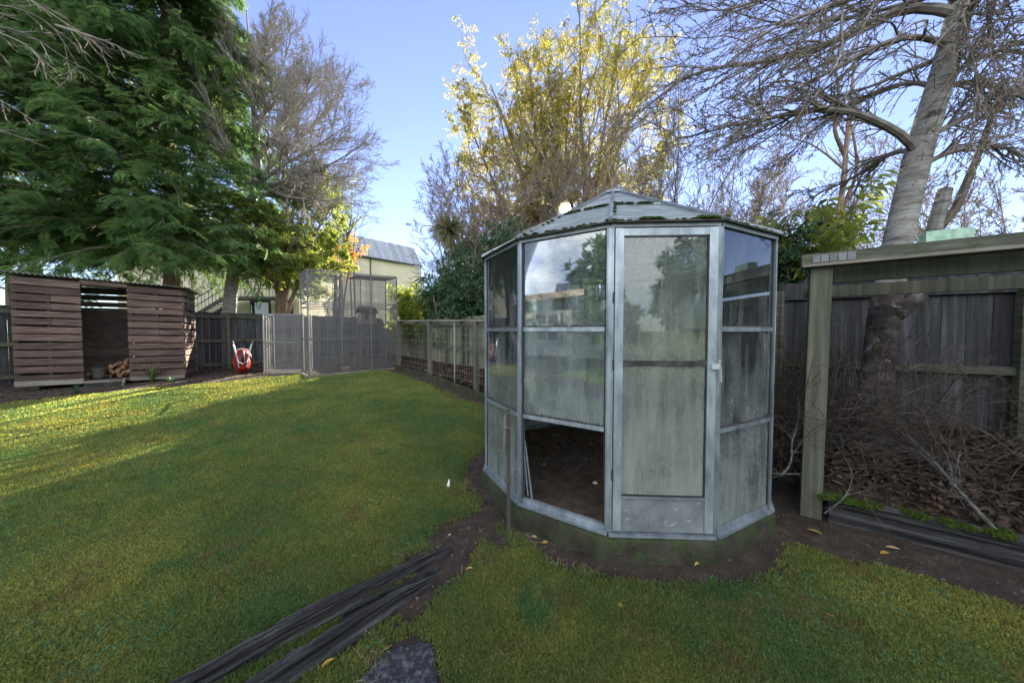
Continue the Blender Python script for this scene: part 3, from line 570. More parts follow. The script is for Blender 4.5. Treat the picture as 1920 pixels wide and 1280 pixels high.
# soil floor of the greenhouse
def gsoil(x, y):
    d = np.hypot(x-GC[0], y-GC[1]); return .075+.06*np.clip((y-3.0)/1.2, 0, 1)+(fb(x, y, .35, 9)-.5)*.07
V, f = grid(GC[0]-1.3, GC[0]+1.3, GC[1]-1.3, GC[1]+1.3, .035, lambda x, y: np.hypot(x-GC[0], y-GC[1]) < 1.24, gsoil)
b = MB(); b.add(V, f, .5); struct(b.build('greenhouse_soil', mat('dry_soil', [(.3,(.045,.034,.027)),(.55,(.105,.082,.066)),(.8,(.19,.155,.13))], (9,9,9), bump=.9, fine=60, rough=.95, bdist=.03), smooth=True))
b = MB(); n = 5200; r = 1.2*np.sqrt(RG.random(n)); a = RG.uniform(0, 6.28, n); x = GC[0]+r*np.cos(a); y = GC[1]+r*np.sin(a); k = (y-2.95+x*.15)/.9 > RG.random(n)**.6; x, y = x[k], y[k]
flakes(np.stack([x, y, gsoil(x, y)+RG.uniform(.004, .02, len(x))], -1), .05, b, .6)
n = 260; r = 1.2*np.sqrt(RG.random(n)); a = RG.uniform(0, 6.28, n); x = GC[0]+r*np.cos(a); y = GC[1]+r*np.sin(a); flakes(np.stack([x, y, gsoil(x, y)+.006], -1), .022, b, .4)
o = b.build('indoor_leaf_litter', M['litter']); o['kind'] = 'stuff'
def ball(c, r, k=10, sq=.9, jit=0):
    b = MB(); V = []; 
    for i in range(1, k):
        ph = math.pi*i/k
        for j in range(k*2): th = math.pi*j/k; jj = 1+random.gauss(0, jit); V.append([c[0]+r*jj*math.sin(ph)*math.cos(th), c[1]+r*jj*math.sin(ph)*math.sin(th), c[2]+r*sq*jj*math.cos(ph)])
    m = 2*k; f = [[i*m+j, i*m+m+j, i*m+m+(j+1) % m, i*m+(j+1) % m] for i in range(k-2) for j in range(m)]
    V += [[c[0], c[1], c[2]+r*sq], [c[0], c[1], c[2]-r*sq]]; top, bt = len(V)-2, len(V)-1; b.add(V, f, .5)
    n0 = b.n-len(V); b.f.append(np.array([[n0+top, n0+j, n0+(j+1) % m] for j in range(m)])); b.t.append(np.full(m, .5, np.float32)); b.f.append(np.array([[n0+bt, n0+(k-2)*m+(j+1) % m, n0+(k-2)*m+j] for j in range(m)])); b.t.append(np.full(m, .5, np.float32)); return b
for (x, y, lab, r) in ((1045,835,'small red windfall apple on the leaf litter, left of the two inside the greenhouse',.018),(1107,829,'small red windfall apple near the right post of the open bay',.014)):
    p = pg(x, y, .13); p[2] = gsoil(p[0], p[1])+r*.8; tag(ball(p, r).build('apple', M['apple'], base=p, smooth=True), lab, 'apple', 'windfall apples in the greenhouse')
for (x, y, lab, r, m) in ((1116,898,'pale rounded stone on bare soil inside the greenhouse',.022,'white'),(1020,868,'brown clod of earth on the greenhouse soil',.02,'bleaf')):
    p = pg(x, y, .1); p[2] = gsoil(p[0], p[1])+r*.4; tag(ball(p, r, 6, .55, .08).build('stone', M[m], base=p), lab, 'stone')

# ================================================================== BERRY FRAMES
def g1(x, y): return float(gz(x, y))
fl = thing('berry_frame', 'long open timber berry frame with wire netting along the far side fence', 'berry frame', (*EL1, 0))
def onEL(t): return EL0+(EL1-EL0)*t
def px_on(line0, line1, x):       # point of a ground line seen at picture column x
    d = line1-line0; k = (x-960)/F/math.cos(PITCH); t = (line0[0]-k*line0[1])/(k*d[1]-d[0]); return line0+d*t
rz = math.atan2(*(EL1-EL0)[::-1]); ti = {}
topL = lambda q: 1.74+.06*(q[1]-8)/2
for x in (748, 806, 893):
    q = px_on(EL0, EL1, x); b = MB(); z0 = g1(*q)-.05; zt = topL(q); b.box((*q, (z0+zt)/2), (.10, .085, zt-z0), rz); b.build('post', M['post'], fl)
q = px_on(EL0, EL1, 852); b = MB(); b.tubes([[*q, g1(*q)+.05], [*q, topL(q)]], [.013,.013], 8); b.build('pole', M['galv'], fl)
E1 = EL1+(EL1-EL0)*.02
for (dz, wd_, ht) in ((.02,.11,.035),):
    b = MB(); n = 12
    for i in range(n): p, q = EL0+(E1-EL0)*i/n, EL0+(E1-EL0)*(i+1)/n; b.beam((*p, topL(p)+dz+random.gauss(0,.004)), (*q, topL(q)+dz+random.gauss(0,.004)), wd_, ht)
    b.build('top_rail', M['mortar'], fl)
n2 = nrm(np.array([EL1[1]-EL0[1], -(EL1[0]-EL0[0])])); n2 = -n2 if n2@np.array([1,1]) < 0 else n2     # towards the fence
B0, B1 = EL0+n2*.95, EL1+n2*.95
for t in (.05, .27, .50, .74):
    q = B0+(B1-B0)*t; b = MB(); b.box((*q, 1.0), (.09, .09, 1.5), rz); b.build('post', M['post'], fl)
    p = EL0+(EL1-EL0)*t; b = MB(); b.beam((*p, topL(p)-.03), (*q, topL(p)-.06), .05, .07); b.build('rafter', M['post'], fl)
b = MB(); b.beam((*B0, 1.70), (*B1, 1.62), .045, .09); b.build('back_rail', M['post'], fl)
def netting(A, B, z0, z1, cx, cz, r):
    b = MB(); L = np.linalg.norm(B-A); n = int(L/cx); P = []
    for i in range(n+1): q = A+(B-A)*i/n; P.append([[*q, z0], [*(q+RG.normal(0,.003,2)), (z0+z1)/2], [*q, z1]])
    for z in np.arange(z0, z1, cz): P.append([[*A, z], [*((A+B)/2), z+RG.normal(0,.008)], [*B, z]])
    b.tubes(np.array(P), np.full((len(P), 3), r), 3, .5); return b
netting(EL0+(EL1-EL0)*.02, E1, .45, 1.74, .10, .16, .0016).build('wire_netting', M['galv'], fl)
ed = MB(); n = 14
for i in range(n):
    p, q = EL0+(E1-EL0)*(i-.4)/n, EL0+(E1-EL0)*(i+.6)/n; ed.beam((*(p-n2*.07), g1(*p)+.05+random.gauss(0,.003)), (*(q-n2*.07), g1(*q)+.05+random.gauss(0,.003)), .05, .20)
tag(ed.build('edging_board', M['concrete'], base=(*EL1, 0)), 'low dark edging kerb along the foot of the long berry frame', 'edging')
# near frame on the right: heavy post, beams and a nail plate
fr = thing('berry_frame', 'heavy treated timber frame corner with nail plate beside the greenhouse', 'berry frame', (*ER0, 0))
rzr = math.atan2(*(ER1-ER0)[::-1]); dR = nrm(ER1-ER0); nR = np.array([-dR[1], dR[0]]); nR = nR if nR@np.array([1,1]) > 0 else -nR
q = px_on(ER0-dR, ER1, 1528); zt = 2.04
b = MB(); a = [[q[0]+dx*dR[0]+dy*nR[0], q[1]+dx*dR[1]+dy*nR[1], -.12] for dx, dy in ((-.064,-.05),(.064,-.05),(.064,.05),(-.064,.05))]; P = [np.array(p) for p in a]
b.hexa(P+[p*[1,1,0]+[.03,.0,zt] for p in P]); b.build('post', M['post'], fr)
tipx = np.array([q[0]+.03, q[1]]); ptop = tipx
bm = lambda off, z0, z1, w_, h_, name, m, s0=-.1, s1=4.2: MB().beam((*(ptop+nR*off+dR*s0), z0), (*(ptop+nR*off+dR*s1), z1), w_, h_).build(name, M[m], fr)
bm(0, 2.075, 2.075, .12, .085, 'top_beam', 'rail', -.12)
bm(-.03, 2.022, 2.022, .16, .022, 'capping', 'mortar', -.12)
bm(.16, 1.975, 1.975, .05, .15, 'cross_beam', 'post', -.02)
bm(.52, 1.86, 1.86, .05, .10, 'rear_beam', 'post', -.05)
b = MB(); p2 = ptop+nR*.42+dR*.03; b.box((*p2, 1.05), (.10, .10, 1.75), rzr); b.build('post', M['rail'], fr)
b = MB()   # nail plate in five pressed strips
for i in range(5):
    p = ptop+dR*(-.035+i*.049)-nR*.0625; b.box((*p, 2.074), (.044, .003, .058), rzr)
b.build('nail_plate', M['frame_metal'], fr)
# green painted block on the beam
q = ptop+dR*.62; b = MB(); b.box((*(q+nR*.0), 2.118+.036), (.21, .09, .072), rzr+.1); tag(b.build('block', M['green_block'], base=(*q, 2.12)), 'pale green painted block lying on top of the right timber beam', 'block')
# mossy rotten log edging on the right
def rough_beam(P, W, H, k=14, j=.012, tint=.5):
    P = np.array(P, float); n = 90; t = np.linspace(0, 1, n); s = np.linspace(0, 1, len(P)); C_ = np.stack([np.interp(t, s, P[:, i]) for i in range(3)], -1); Wd = np.interp(t, np.linspace(0,1,len(W)), W); Ht = np.interp(t, np.linspace(0,1,len(H)), H)
    tg = nrm(np.gradient(C_, axis=0)); sd_ = nrm(np.cross(tg, [0,0,1.])); base_p = RG.normal(0, .8, k)-2.4*(RG.random(k) < .25); prof = RG.normal(0, 1, k); V = []
    for i in range(n):
        prof = prof*.97+RG.normal(0, .24, k); base_p = np.where(RG.random(k) < .015, RG.normal(-.8, 1.4, k), base_p)
        for q in range(k):
            a = 2*math.pi*q/k; c, s_ = math.cos(a), math.sin(a); e = .55
            V.append(C_[i]+sd_[i]*np.sign(c)*abs(c)**e*Wd[i]/2+np.array([0,0,1])*np.sign(s_)*abs(s_)**e*Ht[i]/2+(sd_[i]*c+np.array([0,0,s_]))*(prof[q]+base_p[q])*j)
    f = [[i*k+q, i*k+(q+1) % k, (i+1)*k+(q+1) % k, (i+1)*k+q] for i in range(n-1) for q in range(k)]
    b = MB(); b.add(V, f, tint); b.f.append(np.array([list(range(k))[::-1]])); b.t.append(np.array([.5], np.float32)); b.f.append(np.array([[(n-1)*k+q for q in range(k)]])); b.t.append(np.array([.5], np.float32)); return b
A_ = ER0+dR*.10-nR*.04; Z_ = ER0+dR*4.0-nR*.02
lg = thing('log_edging', 'rotten log edging topped with bright moss holding back the bramble bed', 'log', (*A_, 0))
rough_beam([(*A_, .07), (*((A_+Z_)/2), .08), (*Z_, .08)], [.13,.17,.16], [.24,.26,.26], k=44, j=.012).build('log', timber('log_timber', math.atan2(dR[1], dR[0])), lg)
mp = []; ms = []
for _ in range(420):
    t = random.random()**1.2; q = A_+(Z_-A_)*t*.75
    if fb(q[0], q[1], .35, 12) > .40: mp.append([q[0]+random.gauss(0,.035)-nR[0]*.01, q[1]+random.gauss(0,.035)-nR[1]*.01, .19]); ms.append(random.uniform(.014,.034))
cushions([np.array(p) for p in mp], ms, lg)
# weathered sleepers let into the lawn, foreground
def gpx(x, y, h=0): p = pg(x, y); p[2] = g1(p[0], p[1])+h; return p
P = [gpx(848,1032,.02), gpx(740,1088,.03), gpx(600,1170,.035), gpx(480,1235,.03), gpx(300,1345,.03)]
tag(rough_beam(P, [.02,.045,.058,.058,.058], [.05,.10,.11,.11,.11], 44, .007).build('sleeper', timber('sleeper_timber', math.atan2(*(P[3]-P[1])[[1,0]])), base=P[2]*[1,1,0], smooth=False), 'long split weathered sleeper on the lawn side of the pair', 'sleeper')
P = [gpx(822,1070,.012), gpx(730,1120,.02), gpx(640,1165,.012)]
tag(rough_beam(P, [.02,.045,.02], [.03,.06,.03], 14, .008).build('timber_splinter', M['black_timber'], base=P[1]*[1,1,0]), 'thin split of dark timber lying between the two sleepers', 'timber')
P = [gpx(812,1092,.015), gpx(740,1135,.03), gpx(640,1210,.03), gpx(520,1290,.03), gpx(430,1350,.03)]
tag(rough_beam(P, [.02,.055,.07,.07,.068], [.05,.09,.11,.11,.11], 44, .007).build('sleeper', timber('charred_timber', math.atan2(*(P[3]-P[1])[[1,0]])), base=P[2]*[1,1,0]), 'black decayed sleeper nearer the stone slab of the pair', 'sleeper')
# stone slab
c = [gpx(*p) for p in ((668,1290),(700,1240),(752,1214),(800,1206),(818,1222),(822,1262),(815,1330),(740,1380),(670,1370))]
b = MB(); top = []; 
for i in range(len(c)):
    p, q = c[i], c[(i+1) % len(c)]
    for t in (0,.25,.5,.75): r = p+(q-p)*t; top.append(r+[random.gauss(0,.003), random.gauss(0,.003), 0])
top = np.array(top); cen = top.mean(0); V = list(top-[0,0,.03]); 
for s_, dz in ((1.0,.004),(.975,.012),(.90,.016),(.7,.018),(.4,.019)): V += list(cen+(top-cen)*s_*[1,1,0]+[0,0,dz]+RG.normal(0,.0018,(len(top),3)))
V.append(cen+[0,0,.019]); n = len(top); f = [[r*n+i, r*n+(i+1) % n, (r+1)*n+(i+1) % n, (r+1)*n+i] for r in range(5) for i in range(n)]; b.add(V, f, .5)
b.f.append(np.array([[5*n+i, 5*n+(i+1) % n, 6*n] for i in range(n)])); b.t.append(np.full(n, .5, np.float32))
tag(b.build('stone_slab', M['stone'], base=cen*[1,1,0], smooth=True), 'speckled dark granite stepping slab at the bottom edge of the lawn', 'stone slab')
# wooden stake with string
q = gpx(954, 990); st = thing('stake', 'thin weathered wooden stake with string standing in front of greenhouse', 'stake', q)
b = MB(); zt = px(953, 768, q[1])[2]; P = [np.array([q[0]+dx, q[1]+dy, -.1]) for dx, dy in ((-.014,-.009),(.014,-.009),(.014,.009),(-.014,.009))]; b.hexa(P+[p*[1,1,0]+[-.004,.02,zt] for p in P]); b.build('shaft', M['stake'], st)
b = MB(); s0 = np.array([q[0]-.004, q[1]-.0, zt]); 
pts = [s0+v for v in np.array([[.012,-.006,-.03],[.0,-.014,-.012],[-.02,-.014,-.03],[-.028,-.012,-.09],[-.022,-.012,-.13],[-.03,-.01,-.17],[-.033,-.01,-.24],[-.035,-.01,-.30],[-.045,-.01,-.315]])]
b.tubes(np.array(pts), np.full(9,.0017), 5, .5); pts = [s0+v for v in np.array([[-.022,-.012,-.115],[0,-.012,-.135],[.016,-.005,-.14]])]; b.tubes(np.array(pts), np.full(3,.0022), 5, .5); b.build('string', M['rope'], st)

# ================================================================== FALLEN LEAVES
def leaf3(p, L, W, rz, curl, name, label, group, m):
    n = 9; b = MB(); V = []
    for i in range(n):
        t = i/(n-1); w_ = W*math.sin(math.pi*min(1, max(.02, t*1.02)))**.7/2; x = (t-.5)*L; z = .012+curl*math.sin(t*math.pi)*.35+curl*.5*t*t
        for s_, dz in ((-1, curl*.5), (0, 0), (1, curl*.5)): V.append([x, s_*w_, z+dz*w_/W*2])
    V = np.array(V); co, si = math.cos(rz), math.sin(rz); V = np.stack([V[:,0]*co-V[:,1]*si, V[:,0]*si+V[:,1]*co, V[:,2]], -1)+p
    f = [[i*3+j, (i+1)*3+j, (i+1)*3+j+1, i*3+j+1] for i in range(n-1) for j in range(2)]; b.add(np.concatenate([V, V-[0,0,.0012]]), f+[[a+27 for a in q[::-1]] for q in f], random.random())
    return tag(b.build(name, M[m], base=p, smooth=True), label, 'leaf', group)
LV = [ (391,1043,.13,.028,.35,'yleaf','long rolled yellow leaf lying alone on the open lawn'),
 (615,988,.05,.02,0,'yleaf','small yellow leaf on the lawn, farthest up from the sleepers'),
 (537,1040,.05,.012,1,'yleaf','thin curved yellow leaf right of the long rolled leaf'),
 (552,1026,.045,.02,1.4,'bleaf','small brown leaf upright on the lawn above the thin curved leaf'),
 (661,1050,.05,.03,.4,'bleaf','orange brown leaf beside the upper sleeper on yellowish grass'),
 (614,1252,.06,.02,.8,'yleaf','curved yellow leaf next to the black sleeper and stone slab'),
 (880,1070,.05,.018,.1,'yleaf','pale yellow leaf on soil right of the sleeper tips'),
 (933,1075,.05,.02,.9,'yleaf','tilted yellow leaf on grass edge left below the stake'),
 (1022,1010,.045,.035,0,'yleaf','round yellow leaf against the plinth right of the stake'),
 (1145,1045,.04,.022,0,'yleaf','yellow leaf below the left corner of the greenhouse door'),
 (1307,1057,.035,.018,.2,'yleaf','small yellow leaf on soil in front of the door right half'),
 (1163,1139,.045,.028,0,'yleaf','rounded yellow leaf in the middle of the near lawn'),
 (1559,1163,.07,.02,1.9,'bleaf','pale tan leaf standing on the near lawn at right'),
 (1487,1265,.075,.02,-.4,'bleaf','tan leaf at the bottom edge of the near lawn'),
 (1528,995,.085,.02,-.9,'yleaf','narrow yellow leaf on dark soil beside the heavy post'),
 (1659,1041,.06,.03,0,'yleaf','flat yellow leaf on dark soil in front of the mossy log'),
 (1674,1032,.07,.03,-.5,'bleaf','curled brown leaf touching the flat yellow leaf by the log'),
 (1001,1000,.05,.03,-.5,'bleaf','brown leaf on soil between the stake and the round yellow leaf'),
 (1089,1027,.06,.04,.1,'litter','reddish brown leaf at the foot of the plinth'),
 (923,1245,.04,.015,1.5,'yleaf','narrow yellow leaf upright on the near lawn by the stone slab'),
 (843,1005,.03,.016,.5,'bleaf','pale brown leaf on the soil path above the sleeper tip'),
 (1407,1010,.05,.02,-.8,'bleaf','brown leaf under the right edge of the plinth'),
]
for (x, y, L, W, a, m, lab) in LV:
    leaf3(gpx(x, y), L, W, a, random.uniform(.005,.018), 'fallen_leaf', lab, 'leaves fallen on the lawn and soil', m)
p = gpx(840, 912, .008); b = MB(); n = 10; V = []
for i in range(n):
    t = i/(n-1)
    for j in range(7): a = -1.9+3.8*j/6; r = .004+.013*(1-t)**.8; V.append(p+[r*math.sin(a)+.012*t, -r*math.cos(a)+.008, .008+.075*t])
f = [[i*7+j, i*7+j+1, (i+1)*7+j+1, (i+1)*7+j] for i in range(n-1) for j in range(6)]; b.add(V, f, .5); tag(b.build('paper_scrap', M['white'], base=p, smooth=True), 'small white twist standing on the grass edge left of the greenhouse', 'scrap')
p = gpx(1632, 1180, .012); b = MB(); b.add([p+[-.012,0,0], p+[.004,-.012,.004], p+[.016,0,.008], p+[0,.012,.002]], [[0,1,2,3]], .5); b.add([p+[-.012,0,-.002], p+[.004,-.012,.002], p+[.016,0,.006], p+[0,.012,.0]], [[3,2,1,0]], .5); tag(b.build('paper_scrap', M['white'], base=p), 'tiny white scrap on the near lawn at lower right', 'scrap')

# ================================================================== WOOD SHED
SR, SL = np.array([-8.51, 8.3]), np.array([-10.66, 6.83]); sx = nrm(SR-SL); sn = np.array([-sx[1], sx[0]]); W_ = np.linalg.norm(SR-SL)
sh = thing('wood_shed', 'slatted pallet board wood shed with corrugated iron roof and open doorway', 'shed', (*SL, 0))
def sp(u, v, z): q = SL+sx*u+sn*v; return np.array([q[0], q[1], z])     # u along the front, v towards the back
def zfl(u): return .37+(.34-.37)*u/W_
def ztp(u): return 2.72+(2.60-2.72)*u/W_
rs = math.atan2(sx[1], sx[0])
uA = px_on(SL, SR, 155); uB = px_on(SL, SR, 241); uA = (uA-SL)@sx; uB = (uB-SL)@sx
def slats(u0, u1, zt0, n, side_=False, cut=None):
    b = MB()
    for i in range(n):
        a0 = (i+.5)/n; hh = 1/n*random.uniform(.68, .84)
        def zz(u, a): return zfl(u)+.02+(ztp(u)-.06-zfl(u))*a
        pts = []
        if side_:
            P0, P1 = sp(W_+.012, u0, 0), sp(W_+.012, u1, 0); za = zb = None; za = zz(W_, a0); zb = zz(W_, a0)-.02
            h = (ztp(W_)-zfl(W_))*hh; b.beam(P0*[1,1,0]+[0,0,za], P1*[1,1,0]+[0,0,zb], .022, h, jit=.003)
        else:
            ju = random.choice((0, 0, 0, 0, 0, .55)); segs = [(u0, u1)] if not ju else [(u0, u0+(u1-u0)*ju-.002), (u0+(u1-u0)*ju+.002, u1)]
            for s0, s1 in segs:
                P0, P1 = sp(s0, random.gauss(0,.004), zz(s0, a0)+random.gauss(0,.004)), sp(s1, random.gauss(0,.004), zz(s1, a0)+random.gauss(0,.004))
                b.beam(P0, P1, .022, (ztp(u0)-zfl(u0))*hh*random.uniform(.96,1.04), jit=.0025)
    return b
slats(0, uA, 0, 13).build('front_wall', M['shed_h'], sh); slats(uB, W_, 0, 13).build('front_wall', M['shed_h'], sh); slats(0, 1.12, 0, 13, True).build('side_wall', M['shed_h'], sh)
for u in (.03, uA-.05, uB+.04, W_-.04, (uA)*.5, (uB+W_)/2):
    b = MB(); b.beam(sp(u, .055, zfl(u)-.05), sp(u, .055, ztp(u)-.05), .07 , .05, up=(sx[0],sx[1],0)); b.build('stud', M['shed_dark'], sh)
for v in (.5, 1.08):
    b = MB(); b.beam(sp(W_-.04, v, .3), sp(W_-.04, v, ztp(W_)-.08), .06, .06, up=(1,0,0)); b.build('stud', M['shed_dark'], sh)
b = MB(); b.beam(sp(uA-.01, 0, ztp(uA)-.055), sp(uB+.01, 0, ztp(uB)-.055), .024, .09); b.build('lintel', M['shed_h'], sh)
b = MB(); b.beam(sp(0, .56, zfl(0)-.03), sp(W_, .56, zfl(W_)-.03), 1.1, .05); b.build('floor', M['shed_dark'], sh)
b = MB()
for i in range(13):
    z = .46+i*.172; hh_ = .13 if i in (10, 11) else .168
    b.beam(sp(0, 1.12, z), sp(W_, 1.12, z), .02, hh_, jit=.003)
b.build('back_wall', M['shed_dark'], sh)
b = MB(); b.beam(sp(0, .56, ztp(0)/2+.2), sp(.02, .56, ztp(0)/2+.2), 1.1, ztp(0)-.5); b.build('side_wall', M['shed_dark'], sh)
b = MB(); b.beam(sp(0,-.005, zfl(0)-.01), sp(uA,-.005, zfl(uA)-.01), .04, .11); b.build('bearer', M['mortar'], sh); b = MB(); b.beam(sp(uB,-.005, zfl(uB)-.01), sp(W_,-.005, zfl(W_)-.01), .04, .09); b.build('bearer', M['mortar'], sh)
# corrugated roof
b = MB(); n = 30*8; V = []; u0, u1 = -.10, W_+.13
for i in range(n+1):
    u = u0+(u1-u0)*i/n; z = ztp(u)+.012+.017*math.sin(u*2*math.pi/.078)
    for v, dz in ((-.10, .015), (.6, -.02), (1.28, -.06)): V.append(sp(u, v, z+dz))
f = [[i*3+j, (i+1)*3+j, (i+1)*3+j+1, i*3+j+1] for i in range(n) for j in range(2)]; V = np.array(V)
b.add(np.concatenate([V, V+[0,0,.004]]), [q[::-1] for q in f]+[[a+len(V) for a in q] for q in f]+[[i*3, len(V)+i*3, len(V)+(i+1)*3, (i+1)*3] for i in range(n)], .5); b.build('roof', M['iron'], sh, smooth=False)
# piers, step
for u, v, s_ in ((.22,.06,.20),(W_-.18,.06,.18),(W_-.12,1.0,.18)):
    q = sp(u, v, 0); b = MB(); b.box((q[0], q[1], .20), (s_, .16, .26), rs); b.build('pier', M['concrete'], sh)
q = sp((uA+uB)/2, -.16, 0); stp = thing('step', 'dark timber step in the doorway of the wood shed', 'step', (q[0], q[1], .1))
b = MB(); b.beam(sp(uA+.05, -.12, .335), sp(uB-.02, -.12, .33), .24, .035); b.build('tread', M['mortar'], stp); b = MB(); b.beam(sp(uA+.07, -.215, .26), sp(uB-.04, -.215, .255), .03, .12); b.build('riser', M['black_timber'], stp)
b = MB(); b.beam(sp(uB-.04, -.34, .09), sp(uB-.02, -.20, .38), .07, .035, up=(sx[0],sx[1],0)); b.build('stringer', M['mortar'], stp)
b = MB(); b.beam(sp(uA-.03, -.30, .16), sp(uB-.1, -.30, .15), .16, .05); b.build('lower_tread', M['black_timber'], stp)
# firewood stack inside the shed: each split log a thing
def split_log(L, r, name, lab, grp):
    V = []; n = 5; prof = [(math.cos(a)*r*random.uniform(.7,1.1), math.sin(a)*r*random.uniform(.6,1.0)) for a in np.linspace(0, 2*math.pi, n, endpoint=False)]
    for e in (-L/2, L/2): V += [[e+random.gauss(0,.006), p[0], p[1]] for p in prof]
    b = MB(); b.add(V, [[i, (i+1) % n, n+(i+1) % n, n+i] for i in range(n)]); b.f.append(np.array([list(range(n))[::-1]])); b.t.append(np.array([.9], np.float32)); b.f.append(np.array([[n+i for i in range(n)]])); b.t.append(np.array([.95], np.float32))
    return tag(b.build(name, M['log_wood'], base=(0,0,0)), lab, 'firewood', grp)
GRP = 'split firewood heaped in the shed'
protos = [split_log(.30, .052, 'firewood_log', 'split piece of reddish firewood in the heap inside the wood shed', GRP) for _ in range(5)]
cnt = 0
for row in range(5):
    for i in range(11-row*2+(row%2)):
        u = uB-.12-i*.085-row*.04+random.gauss(0,.015)+.22; v = .45+random.gauss(0,.07); z = .42+row*.075+random.gauss(0,.008)
        o = protos[cnt] if cnt < 5 else protos[cnt % 5].copy()
        if cnt >= 5: COL.objects.link(o)
        q = sp(u, v, z); o.location = Vector(q.tolist()); o.rotation_euler = (random.uniform(0, 6), random.gauss(0,.12), math.pi/2+rs+random.gauss(0,.35)); cnt += 1
# bucket by the left jamb
q = sp(uA+.14, .25, .40); bu = thing('bucket', 'dark bucket just inside the left side of shed doorway', 'bucket', q)
b = MB(); b.tubes([[*q[:2], .385], [*q[:2], .62]], [.10,.135], 16, .4, caps=True); b.build('body', M['trim'], bu); b = MB(); b.tubes(np.array([[q[0]+.135*math.cos(a), q[1]+.135*math.sin(a), .62] for a in np.linspace(0,2*math.pi,17)]), np.full(17,.006), 5); b.build('rim', M['trim'], bu)
# strap leaf plants and low weeds at the shed
def strap_plant(p, n, L, w_, name, lab, cat, m, spread=.8, grp=None):
    a = RG.uniform(0, 6.28, n); l = L*RG.uniform(.5, 1, n); s_ = RG.uniform(.15, spread, n); T = np.linspace(0, 1, 6)
    d = np.stack([np.cos(a), np.sin(a), 0*a], -1); P = p+d[:, None, :]*(l*s_)[:, None, None]*(T**1.6)[None, :, None]+np.array([0,0,1])*(l[:, None]*(T[None]-.55*s_[:, None]*T[None]**2.6))[:, :, None]
    sd_ = np.stack([-np.sin(a), np.cos(a), 0*a], -1); W = w_*(1-T**2.2)*.5+.0005
    V = np.stack([P-sd_[:, None]*W[None, :, None], P+sd_[:, None]*W[None, :, None]], 2).reshape(-1, 3); f = (np.arange(n)[:, None, None]*12+np.arange(5)[None, :, None]*2+np.array([0,1,3,2])).reshape(-1, 4)
    b = MB(); b.add(V, f, np.repeat(RG.random(n), 5)); return tag(b.build(name, M[m], base=p), lab, cat, grp)
strap_plant(gpx(285,716), 46, .62, .022, 'flax_plant', 'spiky green strap leaved plant in front of the shed right wall', 'plant', 'leaf_flax')
strap_plant(gpx(143,738), 60, .26, .014, 'fern', 'small drooping fern clump left of the shed step', 'fern', 'leaf_rhodo', 1.3)
strap_plant(gpx(322,718), 70, .24, .012, 'weed_clump', 'grey green weed clump by the right pier of the shed', 'weeds', 'leaf_rhodo', 1.2)
strap_plant(gpx(256,714), 50, .22, .012, 'weed_clump', 'low weed tuft between the shed step and the spiky plant', 'weeds', 'leaf_yg', 1.2)

# ================================================================== WHEELBARROW
q = gpx(456, 702); wb = thing('wheelbarrow', 'red wheelbarrow tipped up on its nose against the back fence', 'wheelbarrow', q)
fx_ = nrm(np.array([.62,-.78])); 
fd = nrm(np.array([q[0], q[1]])); rt = np.array([fd[1], -fd[0]])       # right of the line of sight
def wp(u, v, z):
    u *= .64; z *= .95; h = q[:2]+rt*u+fd*v; return np.array([h[0], h[1], q[2]+z])
b = MB(); V = []; nr, na = 7, 22
for i in range(nr):       # tray: shell seen from its underside, leaning back
    t = i/(nr-1)
    for j in range(na):
        a = 2*math.pi*j/na; x = math.cos(a)*(.33-.14*t**1.5)*abs(math.cos(a))**-.15 if abs(math.cos(a)) > .02 else 0; x = math.cos(a)*(.33-.13*t**1.3)
        z = .40+math.sin(a)*(.36-.15*t**1.3)*(1 if math.sin(a) > 0 else 1.05)
        V.append(wp(x, .30*(z/.9)+.02+.20*(1-t)-.22*t*.3, z))
f = [[i*na+j, i*na+(j+1) % na, (i+1)*na+(j+1) % na, (i+1)*na+j] for i in range(nr-1) for j in range(na)]; b.add(V, f, .5); b.f.append(np.array([[(nr-1)*na+j for j in range(na)]])); b.t.append(np.array([.5], np.float32)); b.build('tray', M['red'], wb, smooth=True)
b = MB(); b.tubes(np.array([wp(math.cos(a)*.33, .30*((.40+math.sin(a)*.37)/.9)+.22, .40+math.sin(a)*.37) for a in np.linspace(0, 2*math.pi, 25)]), np.full(25,.010), 6); b.build('tray_rim', M['red'], wb)
for s_ in (-1, 1):
    b = MB(); b.tubes(np.array([wp(s_*.13,-.02,.22), wp(s_*.16,.0,.42), wp(s_*.25,.08,.72), wp(s_*.335,.16,.98)]), [.019]*4, 10, .5, caps=True); b.build('handle', M['alu'], wb)
    b = MB(); b.tubes(np.array([wp(s_*.31,.135,.90), wp(s_*.34,.165,.995)]), [.024]*2, 10, .5, caps=True); b.build('grip', M['black'], wb)
b = MB(); b.tubes(np.array([wp(-.17,-.03,.46), wp(-.13,-.10,.38), wp(0,-.13,.34), wp(.13,-.10,.38), wp(.17,-.03,.46)]), [.014]*5, 8); b.build('leg_brace', M['galv'], wb)
b = MB(); b.tubes(np.array([wp(-.24,.07,.74), wp(0,.06,.77), wp(.24,.07,.74)]), [.010]*3, 8); b.build('cross_bar', M['galv'], wb)
b = MB(); ca = np.linspace(0, 2*math.pi, 19); b.tubes(np.array([wp(.0, -.08+.15*math.cos(a), .55+.15*math.sin(a)) for a in ca]), np.full(19,.04), 8); wl = b.build('wheel', M['black'], wb, smooth=True)
b = MB(); b.tubes(np.array([wp(-.03,-.08,.55), wp(.03,-.08,.55)]), [.10,.10], 14, caps=True); b.build('wheel_rim', M['red'], wl)

